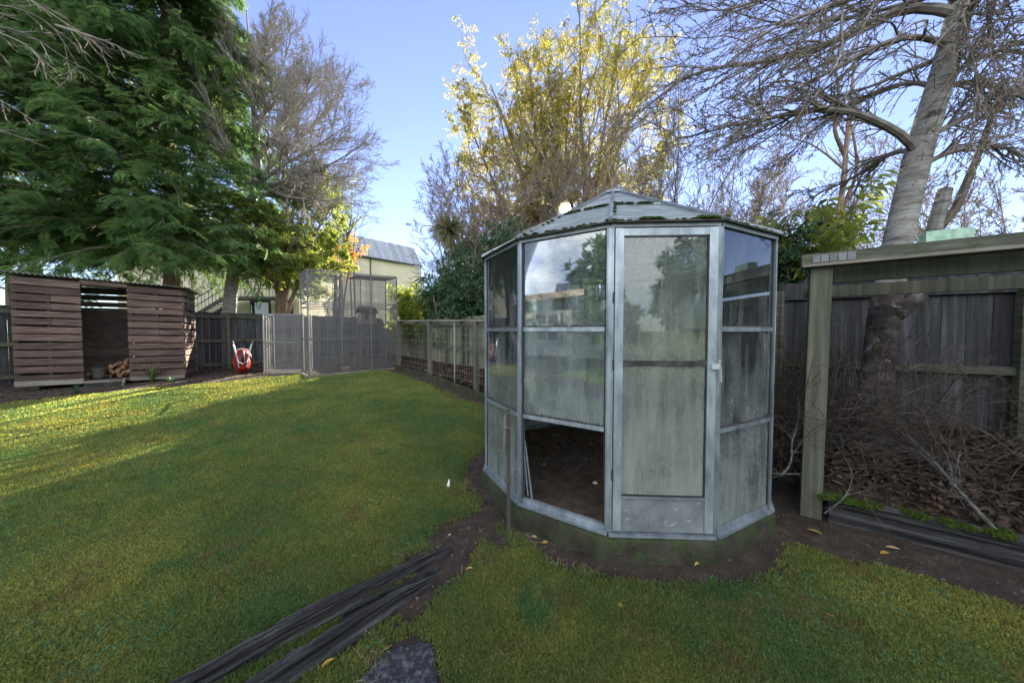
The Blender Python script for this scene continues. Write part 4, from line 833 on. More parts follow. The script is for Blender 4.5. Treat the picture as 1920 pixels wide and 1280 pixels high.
# ================================================================== AVIARIES
def aviary(name, lab, A, B, depth, z0f, z1f, colsn, rowsz, roofp=True):
    d = nrm(B-A); n_ = nrm(np.array([-.68,.73])) if depth > .5 else nrm(np.array([-d[1], d[0]])); t = thing(name, lab, 'aviary', (*A, 0)); C_, D_ = A+n_*depth, B+n_*depth
    cs = [A, B, D_, C_]; zt = [z1f(0), z1f(1), z1f(1), z1f(0)]
    r_ = .014
    for i, (p, z) in enumerate(zip(cs, zt)):
        b = MB(); b.box((*p, (z0f+z)/2), (r_*2, r_*2, z-z0f), math.atan2(d[1], d[0])); b.build('corner_post', M['frame_metal'], t)
    for i in range(4):
        p, q_ = cs[i], cs[(i+1) % 4]; za, zb = zt[i], zt[(i+1) % 4]
        for fr_ in rowsz:
            b = MB(); b.beam((*p, z0f+(za-z0f)*fr_), (*q_, z0f+(zb-z0f)*fr_), r_*1.6, r_*1.6); b.build('rail', M['frame_metal'], t)
        pn = MB(); e = nrm(q_-p)*.02; nn_ = np.array([e[1], -e[0]])*.3
        pn.add([[*(p+e+nn_), z0f], [*(q_-e+nn_), z0f], [*(q_-e+nn_), zb], [*(p+e+nn_), za]], [[0,1,2,3]], .5); pn.build('mesh_panel', M['mesh'], t)
    for i in range(1, colsn):
        for a_, b_ in ((A, B), (C_, D_)):
            p = a_+(b_-a_)*i/colsn; z = z1f(i/colsn); b = MB(); b.box((*p, (z0f+z)/2), (r_*1.3, r_*1.3, z-z0f), math.atan2(d[1], d[0])); b.build('upright', M['frame_metal'], t)
    return t, cs, zt
A, B = np.array([-5.32, 8.36]), np.array([-3.68, 10.25])
av, cs, zt = aviary('aviary', 'tall two storey wire mesh aviary with bird house inside', A, B, .9, .32, lambda t: 3.10+.12*t, 3, (0, .345, .655, .70, 1))
b = MB(); b.add([[*cs[0], zt[0]+.01], [*cs[1], zt[1]+.01], [*cs[2], zt[2]+.01], [*cs[3], zt[3]+.01]], [[0,1,2,3]], .5); b.build('roof_mesh', M['mesh_top'], av)
m0, m1 = (cs[0]+cs[1])/2*1.0, cs[1]; n0, n1 = (cs[3]+cs[2])/2, cs[2]; zm = (zt[0]+zt[1])/2
b = MB(); P = [np.array([*m0, zm-.03]), np.array([*m1, zt[1]-.03]), np.array([*n1, zt[2]-.03]), np.array([*n0, zm-.03])]; b.hexa([p-[0,0,.01] for p in P]+P); b.build('roof_panel', M['roof_far'], av)
for i in range(4):
    p, q_ = cs[i], cs[(i+1) % 4]; b = MB(); b.beam((*p, .265), (*q_, .265), .12, .16); b.build('sill', M['mortar'], av)
ctr = sum(cs)/4
b = MB(); P = [[*(cs[0]*.97+ctr*.03), .35]]; 
for i, (p, q_) in enumerate(((0,1),(1,2),(2,3),(3,0))): pass
b = MB(); b.hexa([np.array([*c_, .19]) for c_ in cs]+[np.array([*c_, .345]) for c_ in cs]); b.build('floor', M['soil'], av)
# ladder-like branches leaning inside
def rod(P, r, name, m, parent): return MB().tubes(np.array(P), np.full(len(P), r), 6, .5).build(name, M[m], parent)
dAB = nrm(B-A)
for k_ in range(3):
    s_ = A+dAB*(1.15+k_*.05)+np.array([-.35,.35]); e_ = A+dAB*(1.78+k_*.06)+np.array([-.30,.30]); rod([(*s_,.36),(*((s_+e_)/2),.95),(*e_,1.75)], .013, 'perch', 'bark', av)
for k_ in range(5):
    s_ = A+dAB*(.3+k_*.12)+np.array([-.4,.4]); e_ = s_+dAB*random.uniform(.5,1.0); rod([(*s_,.38),(*((s_+e_)/2+.03),.5+k_*.1),(*e_,.7+k_*.1)], .009, 'perch', 'bark', av)
# bird house on a shelf in the aviary
q = A+dAB*1.72+np.array([-.32,.32]); bh = thing('bird_house', 'small grey nesting house with pitched roof high in the tall aviary', 'bird house', (*q, 1.75)); ra = math.atan2(dAB[1], dAB[0])
b = MB(); b.box((*q, 1.93), (.44, .28, .30), ra); b.build('walls', M['mortar'], bh)
nn_ = np.array([-dAB[1], dAB[0]])
for s_ in (-1, 1):
    b = MB(); a_, c_ = q-dAB*.27, q+dAB*.27; b.hexa([np.array([*(a_+nn_*s_*.20), 2.05]), np.array([*(c_+nn_*s_*.20), 2.05]), np.array([*c_, 2.24]), np.array([*a_, 2.24]), np.array([*(a_+nn_*s_*.20), 2.07]), np.array([*(c_+nn_*s_*.20), 2.07]), np.array([*c_, 2.265]), np.array([*a_, 2.265])]); b.build('roof', M['concrete'], bh)
b = MB(); b.box((*(q-nn_*.16-dAB*.08), 1.93), (.09,.03,.13), ra); b.build('entrance', M['black'], bh)
b = MB(); b.box((*q, 1.76), (.50, .34, .03), ra); b.build('shelf', M['mortar'], bh)
p = A+dAB*1.05+np.array([-.3,.3]); b = MB(); b.tubes([[*p,.34],[*p,.44]], [.10,.14], 14, .5, caps=True); tag(b.build('feed_bowl', M['bleaf'], base=(*p,.34)), 'brown round bowl standing on the aviary floor', 'bowl')
A2, B2 = np.array([-7.08, 9.12]), np.array([-6.02, 9.22])
a2, cs2, zt2 = aviary('aviary', 'low wire mesh cage beside the wheelbarrow, left of the tall aviary', A2, B2, .45, .36, lambda t: 1.98, 1, (0, .5, 1))
b = MB(); b.hexa([np.array([*c_, .20]) for c_ in cs2]+[np.array([*c_, .355]) for c_ in cs2]); b.build('base', M['black_timber'], a2)
b = MB(); b.beam((*(cs2[0]+[0,-.02]), .30), (*(cs2[1]+[0,-.02]), .30), .05, .14); b.build('sill', M['mortar'], a2)
b = MB(); b.add([[*c_, z+.01] for c_, z in zip(cs2, zt2)], [[0,1,2,3]], .5); b.build('roof_mesh', M['mesh_top'], a2)
b = MB(); q = cs2[1]+np.array([.12,-.02]); b.box((*q, 1.05), (.09,.07,1.75), .1); tag(b.build('gate_post', M['post'], base=(*q,.2)), 'pale timber post between the low cage and tall aviary', 'post')

# ================================================================== BUILDINGS
def wallquad(b, p, q, z0, z1, th=.2): b.beam((*p, (z0+z1)/2), (*q, (z0+z1)/2), th, z1-z0, tint=.5)
# apartment block with ribbed roof
c0 = px(787, 500, 42); c1 = px(590, 488, 33); ap = thing('apartment_block', 'cream rendered apartment block with grey ribbed metal roof behind the aviary', 'building', (c0[0], c0[1], 0))
A, B = c1[:2], c0[:2]; d = nrm(B-A); n_ = np.array([-d[1], d[0]]); E_ = px(787, 500, 42)[2]
b = MB(); P = [A-d*5, B, B+n_*7, A-d*5+n_*7]; b.hexa([np.array([*p, -.3]) for p in P]+[np.array([*p, E_-.05]) for p in P], .5); b.build('wall', M['cream'], ap)
b = MB(); n = 60
for i in range(n):
    u0, u1 = -5+(5+np.linalg.norm(B-A)+.15)*i/n, -5+(5+np.linalg.norm(B-A)+.15)*(i+1)/n
    p0, p1 = A+d*u0, A+d*u1; dz = .05 if i % 4 == 0 else 0
    b.hexa([np.array([*(p0-n_*.25), E_-.02+dz]), np.array([*(p1-n_*.25), E_-.02+dz]), np.array([*(p1+n_*1.6), E_+2.6+dz]), np.array([*(p0+n_*1.6), E_+2.6+dz]), np.array([*(p0-n_*.25), E_+.06+dz]), np.array([*(p1-n_*.25), E_+.06+dz]), np.array([*(p1+n_*1.6), E_+2.7+dz]), np.array([*(p0+n_*1.6), E_+2.7+dz])])
P0 = [A-d*5+n_*1.6, B+d*.15+n_*1.6, B+d*.15+n_*7, A-d*5+n_*7]; b.hexa([np.array([*p, E_-.02]) for p in P0]+[np.array([*p, E_+2.65]) for p in P0], .5)
b.build('roof', M['roof_far'], ap)
b = MB(); b.beam((*(A-d*5-n_*.30), E_+.03), (*(B+d*.2-n_*.30), E_+.03), .14, .16); b.build('gutter', M['trim'], ap)
b = MB(); b.beam((*(B+d*.08-n_*.1), -.2), (*(B+d*.08-n_*.1), E_), .12, .12, up=(1,0,0)); b.build('downpipe', M['trim'], ap)
q = px(697, 540, 37.0); b = MB(); t_ = (q[:2]-A)@d; b.beam((*(A+d*t_-n_*.08), -.2), (*(A+d*t_-n_*.08), E_), .1, .1, up=(1,0,0)); b.build('downpipe', M['trim'], ap)
for u in (-3.2,):
    f_ = MB(); f_.beam((*(A+d*u-n_*.03), 3.6), (*(A+d*(u+1.2)-n_*.03), 3.6), .08, 1.2); w0 = f_.build('window', M['trim'], ap); g = MB(); g.beam((*(A+d*(u+.08)-n_*.09), 3.6), (*(A+d*(u+1.12)-n_*.09), 3.6), .02, 1.04); g.build('pane', M['window_glass'], w0)
# long cream building with outside stair behind the conifers
c0 = px(560, 480, 21.5); c1 = px(250, 470, 20.5); A, B = c1[:2], c0[:2]; d = nrm(B-A); n_ = np.array([-d[1], d[0]])
lb = thing('flats_building', 'long cream building half hidden behind conifers with outside steel stair', 'building', (A[0], A[1], 0))
b = MB(); P = [A-d*1, B, B+n_*6, A-d*1+n_*6]; b.hexa([np.array([*p, -.3]) for p in P]+[np.array([*p, 6.0]) for p in P], .5); b.build('wall', M['cream'], lb)
b = MB(); P = [A-d*1.2-n_*.4, B+d*.3-n_*.4, B+d*.3+n_*6.4, A-d*1.2+n_*6.4]; b.hexa([np.array([*p, 6.0]) for p in P]+[np.array([*p, 6.25]) for p in P], .5); b.build('roof', M['trim'], lb)
for (x0_, x1_) in ((470,505),(330,350),(515,545)):
    a_ = (px(x0_, 570, 21.2)[:2]-A)@d; c_ = (px(x1_, 570, 21.2)[:2]-A)@d
    f_ = MB(); f_.beam((*(A+d*a_-n_*.03), 3.0), (*(A+d*c_-n_*.03), 3.0), .08, 1.0); w0 = f_.build('window', M['trim'], lb); g = MB(); g.beam((*(A+d*(a_+.07)-n_*.09), 3.0), (*(A+d*(c_-.07)-n_*.09), 3.0), .02, .86); g.build('pane', M['window_glass'], w0)
o2 = -n_*1.3
lz = px(430, 557, 19.6)[2]
sa, sb_, sc_ = (px(362, 600, 19.5)[:2]-A)@d, (px(415, 557, 19.5)[:2]-A)@d, (px(520, 557, 19.5)[:2]-A)@d
zb0 = px(362, 592, 19.5)[2]; stair = MB()
for k_ in (0, -1.1):
    stair.beam((*(A+d*sa+o2*.2+n_*k_), zb0), (*(A+d*sb_+o2*.2+n_*k_), lz), .05, .22)
stair.beam((*(A+d*sb_-n_*.8), lz), (*(A+d*sc_-n_*.8), lz), 1.2, .16)
for i in range(9):
    t = (i+.5)/9; stair.beam((*(A+d*(sa+(sb_-sa)*t)+o2*.2), zb0+(lz-zb0)*t+.03), (*(A+d*(sa+(sb_-sa)*t)+o2*.2-n_*1.1), zb0+(lz-zb0)*t+.03), .26, .04)
stair.build('stair', M['trim'], lb)
rl = MB()
for i in range(26):
    t = i/25; u = sa+(sc_-sa)*t; z = zb0+(lz-zb0)*min(1, (u-sa)/(sb_-sa)); p = A+d*u+o2*.2-n_*1.1; rl.beam((*p, z), (*p, z+1.0), .02, .02, up=(1,0,0))
for dz in (1.0, .55):
    p0, p1, p2 = A+d*sa+o2*.2-n_*1.1, A+d*sb_+o2*.2-n_*1.1, A+d*sc_+o2*.2-n_*1.1; rl.beam((*p0, zb0+dz), (*p1, lz+dz), .04, .04); rl.beam((*p1, lz+dz), (*p2, lz+dz), .04, .04)
rl.build('railing', M['trim'], lb)
for u in (sb_, sc_-.3): b = MB(); b.beam((*(A+d*u-n_*1.3), 0), (*(A+d*u-n_*1.3), lz), .12, .12, up=(1,0,0)); b.build('column', M['trim'], lb)

# house behind the viewer: what the greenhouse glass reflects
Pm = gv(1, GR, 0); nm = np.array([math.cos(GTH+math.pi/6*1.5), math.sin(GTH+math.pi/6*1.5), 0])
def mir(p): p = np.array(p, float); return p-2*((p-Pm)@nm)*nm
hv = lambda x, y, D=15: mir(px(x, y, D))
cR = hv(1072, 662); cL = hv(900, 662); ho = thing('weatherboard_house', 'white weatherboard house with gable behind the viewer, mirrored in the greenhouse glass', 'house', (*cR[:2], 0))
dh = nrm(cR[:2]-cL[:2]); back = nrm(cR[:2]-np.array([GC[0], GC[1]])); nh = np.array([-dh[1], dh[0]]); nh = nh if nh@back > 0 else -nh
zt_ = hv(1072, 553)[2]; z0_ = .35
L_ = 8.5; A, B = cR[:2]-dh*L_, cR[:2]
b = MB(); P = [A, B, B+nh*6, A+nh*6]; b.hexa([np.array([*p, z0_]) for p in P]+[np.array([*P[0], zt_-1.0]), np.array([*P[1], zt_]), np.array([*P[2], zt_]), np.array([*P[3], zt_-1.0])], .5)
for i in range(int((zt_-z0_)/.17)):
    z = z0_+i*.17; b.beam((*(A-nh*.008), z+.01), (*(B-nh*.008), z+.01), .018, .02, tint=.5)
b.build('wall', M['wall_white'], ho)
b = MB(); b.beam((*(A-nh*.02), .1), (*(B-nh*.02), .1), .1, .5); b.build('foundation', M['concrete'], ho)
b = MB(); P = [A-dh*.4-nh*.6, B+dh*.4-nh*.6, B+dh*.4+nh*6.4, A-dh*.4+nh*6.4]; zz_ = [zt_-1.0, zt_+.05, zt_+.05, zt_-1.0]; b.hexa([np.array([*p, z]) for p, z in zip(P, zz_)]+[np.array([*p, z+.12]) for p, z in zip(P, zz_)], .5); b.build('roof', M['roof_far'], ho)
b = MB(); b.beam((*(A-dh*.4-nh*.64), zt_-.98), (*(B+dh*.4-nh*.64), zt_+.07), .05, .26); b.build('fascia', M['fascia'], ho)
w0, w1 = hv(1005, 613)[:2], hv(1046, 613)[:2]; zw0, zw1 = hv(1005, 637)[2], hv(1005, 590)[2]
u0, u1 = sorted(((w0-A)@dh, (w1-A)@dh)); f_ = MB()
for (ua, ub, za, zb) in ((u0-.12,u1+.12,zw1,zw1+.12),(u0-.12,u1+.12,zw0-.12,zw0),(u0-.12,u0,zw0,zw1),(u1,u1+.12,zw0,zw1),((u0+u1)/2-.04,(u0+u1)/2+.04,zw0,zw1),(u0,u1,zw0+(zw1-zw0)*.6-.03,zw0+(zw1-zw0)*.6+.03)):
    f_.beam((*(A+dh*ua-nh*.05), (za+zb)/2), (*(A+dh*ub-nh*.05), (za+zb)/2), .06, zb-za, tint=.8)
wf = f_.build('window', M['wall_white'], ho); g = MB(); g.beam((*(A+dh*u0-nh*.022), (zw0+zw1)/2), (*(A+dh*u1-nh*.022), (zw0+zw1)/2), .02, zw1-zw0); g.build('pane', M['window_glass'], wf)
# darker wing set back beside it
b = MB(); Q0 = B+nh*2.5; P = [Q0, Q0+dh*6, Q0+dh*6+nh*4, Q0+nh*4]; b.hexa([np.array([*p, 0]) for p in P]+[np.array([*p, zt_-.3]) for p in P], .5); b.build('wing_wall', M['wall_white'], ho)
b = MB(); P = [Q0-dh*.1-nh*.4, Q0+dh*6.3-nh*.4, Q0+dh*6.3+nh*4.4, Q0-dh*.1+nh*4.4]; C_ = [(P[0]+P[3])/2, (P[1]+P[2])/2]; z_ = zt_-.3
b.add([[*P[0], z_], [*P[1], z_], [*P[2], z_], [*P[3], z_], [*C_[0], z_+1.5], [*C_[1], z_+1.5]], [[0,1,5,4],[2,3,4,5]], .5); b.add([[*P[0], z_], [*P[3], z_], [*C_[0], z_+1.5]], [[0,1,2]], .5); b.add([[*P[1], z_], [*P[2], z_], [*C_[1], z_+1.5]], [[0,1,2]], .5); b.build('wing_roof', M['roof_far'], ho)

# ================================================================== TREES AND SHRUBS
def grow(s, d, L, r0, P, wig, trop=(0,0,0), taper=.35, tp=1.0):
    N = len(s); d = nrm(d); pts = [s]; step = (L/(P-1))[:, None]; tr = np.asarray(trop, float)
    if tr.ndim == 1: tr = np.repeat(tr[None], N, 0)
    for j in range(P-1):
        d = nrm(d+RG.normal(0, wig, (N, 3))+tr*((j+1)/P)**tp); pts.append(pts[-1]+d*step)
    t = np.linspace(0, 1, P)[None]; return np.stack(pts, 1), r0[:, None]*(1-(1-taper)*t)
def spawn(pts, rad, n, t0, t1, sp, lenf, rf=.6, spj=.2, plane=None):
    N, P, _ = pts.shape; t = (t0+(t1-t0)*(np.arange(n)[None]+RG.random((N, n)))/n)*(P-1); t = np.clip(t, 0, P-1.001); i = t.astype(int); fr = (t-i)[..., None]; k = np.arange(N)[:, None]
    s = pts[k, i]*(1-fr)+pts[k, i+1]*fr; tg = nrm(pts[k, i+1]-pts[k, i]); r = rad[k, i]
    q = RG.normal(0, 1, s.shape)
    if plane is not None: q = q*np.asarray(plane)
    q = nrm(q-(q*tg).sum(-1, keepdims=True)*tg); a = sp+RG.normal(0, spj, (N, n)); a = a[..., None]
    d = tg*np.cos(a)+q*np.sin(a); Lp = np.linalg.norm(np.diff(pts, axis=1), axis=-1).sum(1)[:, None]
    L = Lp*lenf*RG.uniform(.6, 1.2, (N, n))*(1-.45*(t/(P-1)))
    return s.reshape(-1, 3), d.reshape(-1, 3), L.ravel(), (r*rf).ravel()
def resample(pl, n):
    pl = np.array(pl, float); sl = np.concatenate([[0], np.cumsum(np.linalg.norm(np.diff(pl, axis=0), axis=1))]); t = np.linspace(0, sl[-1], n)
    c = np.stack([np.interp(t, sl, pl[:, i]) for i in range(3)], -1)
    for _ in range(2): c[1:-1] = c[1:-1]*.5+(c[:-2]+c[2:])*.25
    return c
def pick(pts, rad, keep): return pts[keep], rad[keep]
LT_V = np.array([[0,0,0],[.5,.22,.06],[1,0,-.05],[.5,-.22,.06]]); LT_F = np.array([[0,1,2],[0,2,3]])
def rotm(d, roll):
    d = nrm(d); ref = np.where(np.abs(d[:, 2:3]) > .9, np.array([[1.,0,0]]), np.array([[0,0,1.]])); s = nrm(np.cross(ref, d)); u = np.cross(d, s)
    c, sn_ = np.cos(roll)[:, None], np.sin(roll)[:, None]; s2 = s*c+u*sn_; u2 = -s*sn_+u*c; return np.stack([d, s2, u2], 1)    # rows: local x,y,z axes
def scatter(b, tv, tf, P, R, S_, tint=None):
    q = P-np.array([0, 0, EYE]); al = q@np.array(SD); k = ~((np.linalg.norm(q-al[:, None]*np.array(SD), axis=1) < .36)&(al > 8)); P, R, S_ = P[k], R[k], S_[k]
    V = P[:, None]+np.einsum('mk,nkj->nmj', tv, R)*S_[:, None, None]; n = len(P); f = (np.arange(n)[:, None, None]*len(tv)+tf[None]).reshape(-1, tf.shape[1])
    b.add(V.reshape(-1, 3), f, np.repeat(RG.random(n) if tint is None else tint, len(tf)))
def leaves_on(b, pts, n, size, droop=0, sp=1.0, asp=None, t0=.2, tv=None, jit=.01):
    s, d, _, _ = spawn(pts, np.ones(pts.shape[:2]), n, t0, 1, sp, 1); d = nrm(d+np.array([0,0,-droop])); s = s+RG.normal(0, jit, s.shape)
    scatter(b, (LT_V if tv is None else tv), LT_F, s, rotm(d, RG.uniform(-.9, .9, len(s))), size*RG.uniform(.6, 1.3, len(s)))
def add_br(b, L, k): 
    for (p, r), kk in zip(L, k): b.tubes(p, r, kk)
# ---- conifers ---------------------------------------------------------
def spray_template():
    V = []; Fc = []
    def kite(a, d, L, w, dz):
        d = nrm(np.array(d)); s = np.array([-d[1], d[0], 0]); i = len(V); V.extend([a, a+d*L*.45+s*w, a+d*L+np.array([0,0,dz]), a+d*L*.45-s*w]); Fc.extend([[i,i+1,i+2],[i,i+2,i+3]])
    n = 8
    for j in range(n):
        t = j/n; p = np.array([t, 0, -.28*t*t]); ll = .46*(1-t)**.65+.06
        for s in (-1, 1):
            a = .75+random.uniform(-.12,.12); dd = np.array([math.cos(a), s*math.sin(a), -.10]); kite(p, dd, ll, .030, -.10*ll)
            if ll > .22: q = p+dd*ll*.45; kite(q, (math.cos(a*.3), s*math.sin(a*.3), -.1), ll*.5, .022, -.05); kite(q, (math.cos(a*1.7), s*math.sin(a*1.7), -.1), ll*.42, .02, -.05)
    kite(np.array([.8,0,-.18]), (1,0,-.4), .28, .03, -.06)
    return np.array(V), np.array(Fc)
SP_V, SP_F = spray_template()
def conifer(base, H, Rf, z0, nb, ns, label, cat='conifer', trunk=.24, size=.42, tilt=0, name='conifer_tree', lim=None, matn='con_leaf', outd=.15):
    t = thing(name, label, cat, base); base = np.array(base, float)
    tp = resample([base, base+[.1,0,H*.3], base+[0,.1,H*.7], base+[0,0,H]], 14); b = MB(); b.tubes(tp, np.linspace(trunk, .03, 14), 10, .5); b.build('trunk', M['bark_red'], t)
    u = RG.random(nb); z = z0+(H-z0)*(u**1.15); a = RG.uniform(0, 2*np.pi, nb); 
    if lim: k = lim(a); z, a = z[k], a[k]; nb = len(z)
    R_ = Rf((z-z0)/(H-z0))*RG.uniform(.72, 1.08, nb)
    d = np.stack([np.cos(a), np.sin(a), outd+0*a], -1); s = base+np.stack([0*a, 0*a, z], -1)
    br, rr = grow(s, d, R_, .008+.006*R_, 9, .07, (0,0,-.20), .2)
    sp_, sd_, L2, r2 = spawn(br, rr, 5, .25, .95, .7, .32, .5, .15, (1,1,.35)); b2, rr2 = grow(sp_, sd_, L2, r2*.7, 5, .10, (0,0,-.22), .3)
    b = MB(); b.tubes(br, rr, 3); b.tubes(b2, rr2, 3); b.build('branches', M['bark'], t)
    b = MB()
    for (P, n_, sz) in ((br, ns, size), (b2, max(3, ns//3+1), size*.9)):
        q, d, _, _ = spawn(P, np.ones(P.shape[:2]), n_, .12, 1.0, .75, 1, 1, .3, (1,1,.30)); d = nrm(d*[1,1,.6]+[0,0,-.28]); scatter(b, SP_V, SP_F, q, rotm(d, RG.normal(0, .5, len(q))), sz*RG.uniform(.55, 1.25, len(q)))
    b.build('crown', M[matn], t); return t
cb = px(322, 560, 11.6); conifer((cb[0], 11.6, 0), 17.5, lambda u: 4.9*(1-u)**.62+.3, 4.0, 620, 24, 'huge dark cypress towering behind the wood shed', trunk=.30, size=.34)
cb = px(-60, 560, 9.6); conifer((cb[0], 9.6, 0), 15, lambda u: 4.0*(1-u)**.5+.3, 4.2, 360, 22, 'dark cypress at far left edge, its boughs over the shed roof', trunk=.28, size=.36)
# ---- generic crowns ---------------------------------------------------
def tree_levels(trunks, rads, spec):
    """trunks: list of polylines; spec: per level (n, t0, t1, spread, lenf, rf, P, wig, trop, taper[, plane])"""
    pts = np.stack([resample(t, 14) for t in trunks]); rad = np.stack([np.interp(np.linspace(0,1,14), np.linspace(0,1,len(r)), r) for r in rads]); out = [(pts, rad)]
    for sp in spec:
        n, t0, t1, s_, lf, rf, P, wig, trop, tap = sp[:10]; pl = sp[10] if len(sp) > 10 else None
        S0, D0_, L0, R0 = spawn(out[-1][0], out[-1][1], n, t0, t1, s_, lf, rf, .2, pl); R0 = np.maximum(R0, .0050); out.append(grow(S0, D0_, L0, R0, P, wig, trop, tap))
    return out
# bare spreading tree to the right of the cypress
Yb = 12.3
def pl(*q, Y=Yb): return [px(x, y, Y+(dy if dy else 0)) for x, y, dy in q]
bt = thing('bare_tree', 'leafless tree with fine fanning twigs against the sky right of the cypress', 'bare tree', (*px(428, 600, Yb)[:2], 0))
T = [pl((428,640,0),(432,520,0),(452,430,0),(482,365,0),(490,330,0),(478,250,.2),(470,120,.3),(462,20,.3))]
Rr = [[.24,.20,.17,.15,.12,.08,.05,.02]]
Lm = [pl((488,352,0),(540,338,-.3),(600,318,-.6),(650,292,-.8),(680,270,-.9)), pl((490,330,0),(530,290,.2),(585,240,.4),(630,185,.6),(655,150,.6)), pl((484,300,0),(520,255,.4),(560,190,.7),(590,130,.9)), pl((478,255,.2),(505,190,-.3),(535,110,-.6),(548,60,-.6)), pl((480,370,0),(440,300,-.4),(400,200,-.8),(380,100,-.8)), pl((470,160,.2),(500,90,0),(505,30,0)), pl((488,350,0),(560,345,.6),(620,335,1.0),(670,330,1.2)), pl((474,200,.2),(430,110,-.5),(400,20,-.8)), pl((484,345,0),(530,368,-.3),(600,378,-.8),(660,370,-1)), pl((482,290,0),(530,240,-.6),(575,170,-1),(610,130,-1.1)), pl((476,230,.2),(520,190,.6),(570,150,1.0),(600,140,1.2)), pl((488,340,0),(545,300,-.8),(600,270,-1.2),(660,230,-1.5)), pl((488,365,0),(550,370,.8),(610,360,1.4),(650,340,1.7)), pl((474,180,.2),(490,110,.6),(530,60,1))]
o1 = tree_levels(T, Rr, []); o2_ = tree_levels(Lm, [[.085,.06,.04,.025,.008]]*len(Lm), [(22,.10,1,.55,.48,.5,9,.10,(0,0,.09),.4),(13,.1,1,.6,.45,.55,7,.14,(0,0,.08),.45),(8,.1,1,.55,.65,.55,5,.14,(0,0,.07),.4)])
b = MB(); b.tubes(o1[0][0], o1[0][1], 10, .6); b.build('trunk', M['birch'], bt)
b = MB(); add_br(b, o2_, (7,5,3,3)); b.build('branches', M['twig_pink'], bt)
# small leafy multi-stemmed tree, and its neighbours
def leafy(name, label, cat, trunks, rads, spec, ks, leafm, nl, size, barkm='bark', twigm='twig', droop=.3, tv=None, jit=.02, lev=-1, group=None, keep=None):
    t = thing(name, label, cat, (*trunks[0][0][:2], 0), group); o = tree_levels(trunks, rads, spec)
    b = MB(); b.tubes(*o[0], 8); b.build('trunk', M[barkm], t)
    if len(o) > 1: b = MB(); add_br(b, o[1:], ks); b.build('branches', M[twigm], t)
    if nl: 
        P = o[lev][0]
        if keep is not None: P = P[keep(P[:, -1])]
        b = MB(); leaves_on(b, P, nl, size, droop, tv=tv, jit=jit); b.build('crown', M[leafm], t)
    return t
Yg = 12.9
leafy('leafy_tree', 'small round yellow green tree with forked stems left of the tall aviary', 'tree', [pl((525,620,0),(528,560,0),(520,520,0),(495,460,-.5),(475,400,-1), Y=Yg), pl((530,620,0),(535,550,0),(548,500,.2),(590,440,0),(620,390,0), Y=Yg), pl((528,620,0),(533,540,0),(545,480,0),(548,420,.3),(550,360,.4), Y=Yg), pl((535,620,0),(550,545,0),(585,500,-.5),(630,470,-.9), Y=Yg), pl((526,620,0),(520,540,0),(505,490,.6),(520,420,1.0), Y=Yg)],
  [[.12,.09,.07,.05,.02]]*3+[[.08,.07,.05,.02],[.1,.08,.06,.02]], [(16,.30,1,.8,.42,.5,7,.14,(0,0,.02),.35),(10,.15,1,.7,.45,.5,6,.18,(0,0,-.02),.4),(7,.2,1,.7,.5,.6,4,.2,(0,0,-.05),.5)], (6,4,3), 'leaf_yg', 10, .10, barkm='bark_red', droop=.4)
leafy('leafy_tree', 'slim tree with yellowing top above the grey roof, right of bare tree', 'tree', [pl((628,620,0),(630,500,0),(632,420,0),(636,350,0), Y=15.5), pl((636,600,0),(640,500,0),(655,430,0),(660,400,0), Y=15.5)], [[.1,.08,.05,.02]]*2, [(18,.50,1,.6,.30,.5,7,.14,(0,0,.08),.35),(8,.15,1,.6,.42,.5,6,.18,(0,0,.03),.4)], (5,3), 'leaf_yg', 16, .075, droop=.5)
leafy('leafy_tree', 'small maple with sparse orange autumn leaves in front of the grey roof', 'tree', [pl((640,640,0),(645,560,0),(655,500,0),(672,465,0), Y=13.2), pl((640,640,0),(642,560,0),(640,510,.3),(635,475,.4), Y=13.2)], [[.05,.04,.03,.01]]*2, [(10,.68,1,.8,.30,.5,6,.14,(0,0,.06),.35),(6,.15,1,.7,.45,.5,5,.18,(0,0,.03),.4)], (4,3), 'leaf_orange', 14, .085, droop=.2)
leafy('bare_tree', 'wispy bare tree right of the yellowing tree above the roof', 'bare tree', [pl((668,640,0),(664,520,0),(662,450,0),(672,395,0), Y=16), pl((660,600,0),(655,480,0),(645,400,.2), Y=16)], [[.05,.04,.03,.01],[.04,.03,.01]], [(12,.45,1,.5,.35,.5,7,.12,(0,0,.1),.35),(7,.15,1,.5,.42,.5,6,.14,(0,0,.08),.4)], (4,3), None, 0, 0)
# light tree beyond the fence at far left, seen in the gap under the cypress
leafy('leafy_tree', 'light green tree in the gap at the far left behind the shed', 'tree', [pl((20,600,0),(15,520,0),(25,440,0),(30,380,0), Y=14)], [[.12,.09,.06,.02]], [(16,.25,1,.8,.5,.5,7,.16,(0,0,.0),.35),(8,.15,1,.7,.42,.5,6,.2,(0,0,-.02),.4)], (5,3), 'leaf_bright', 12, .11)

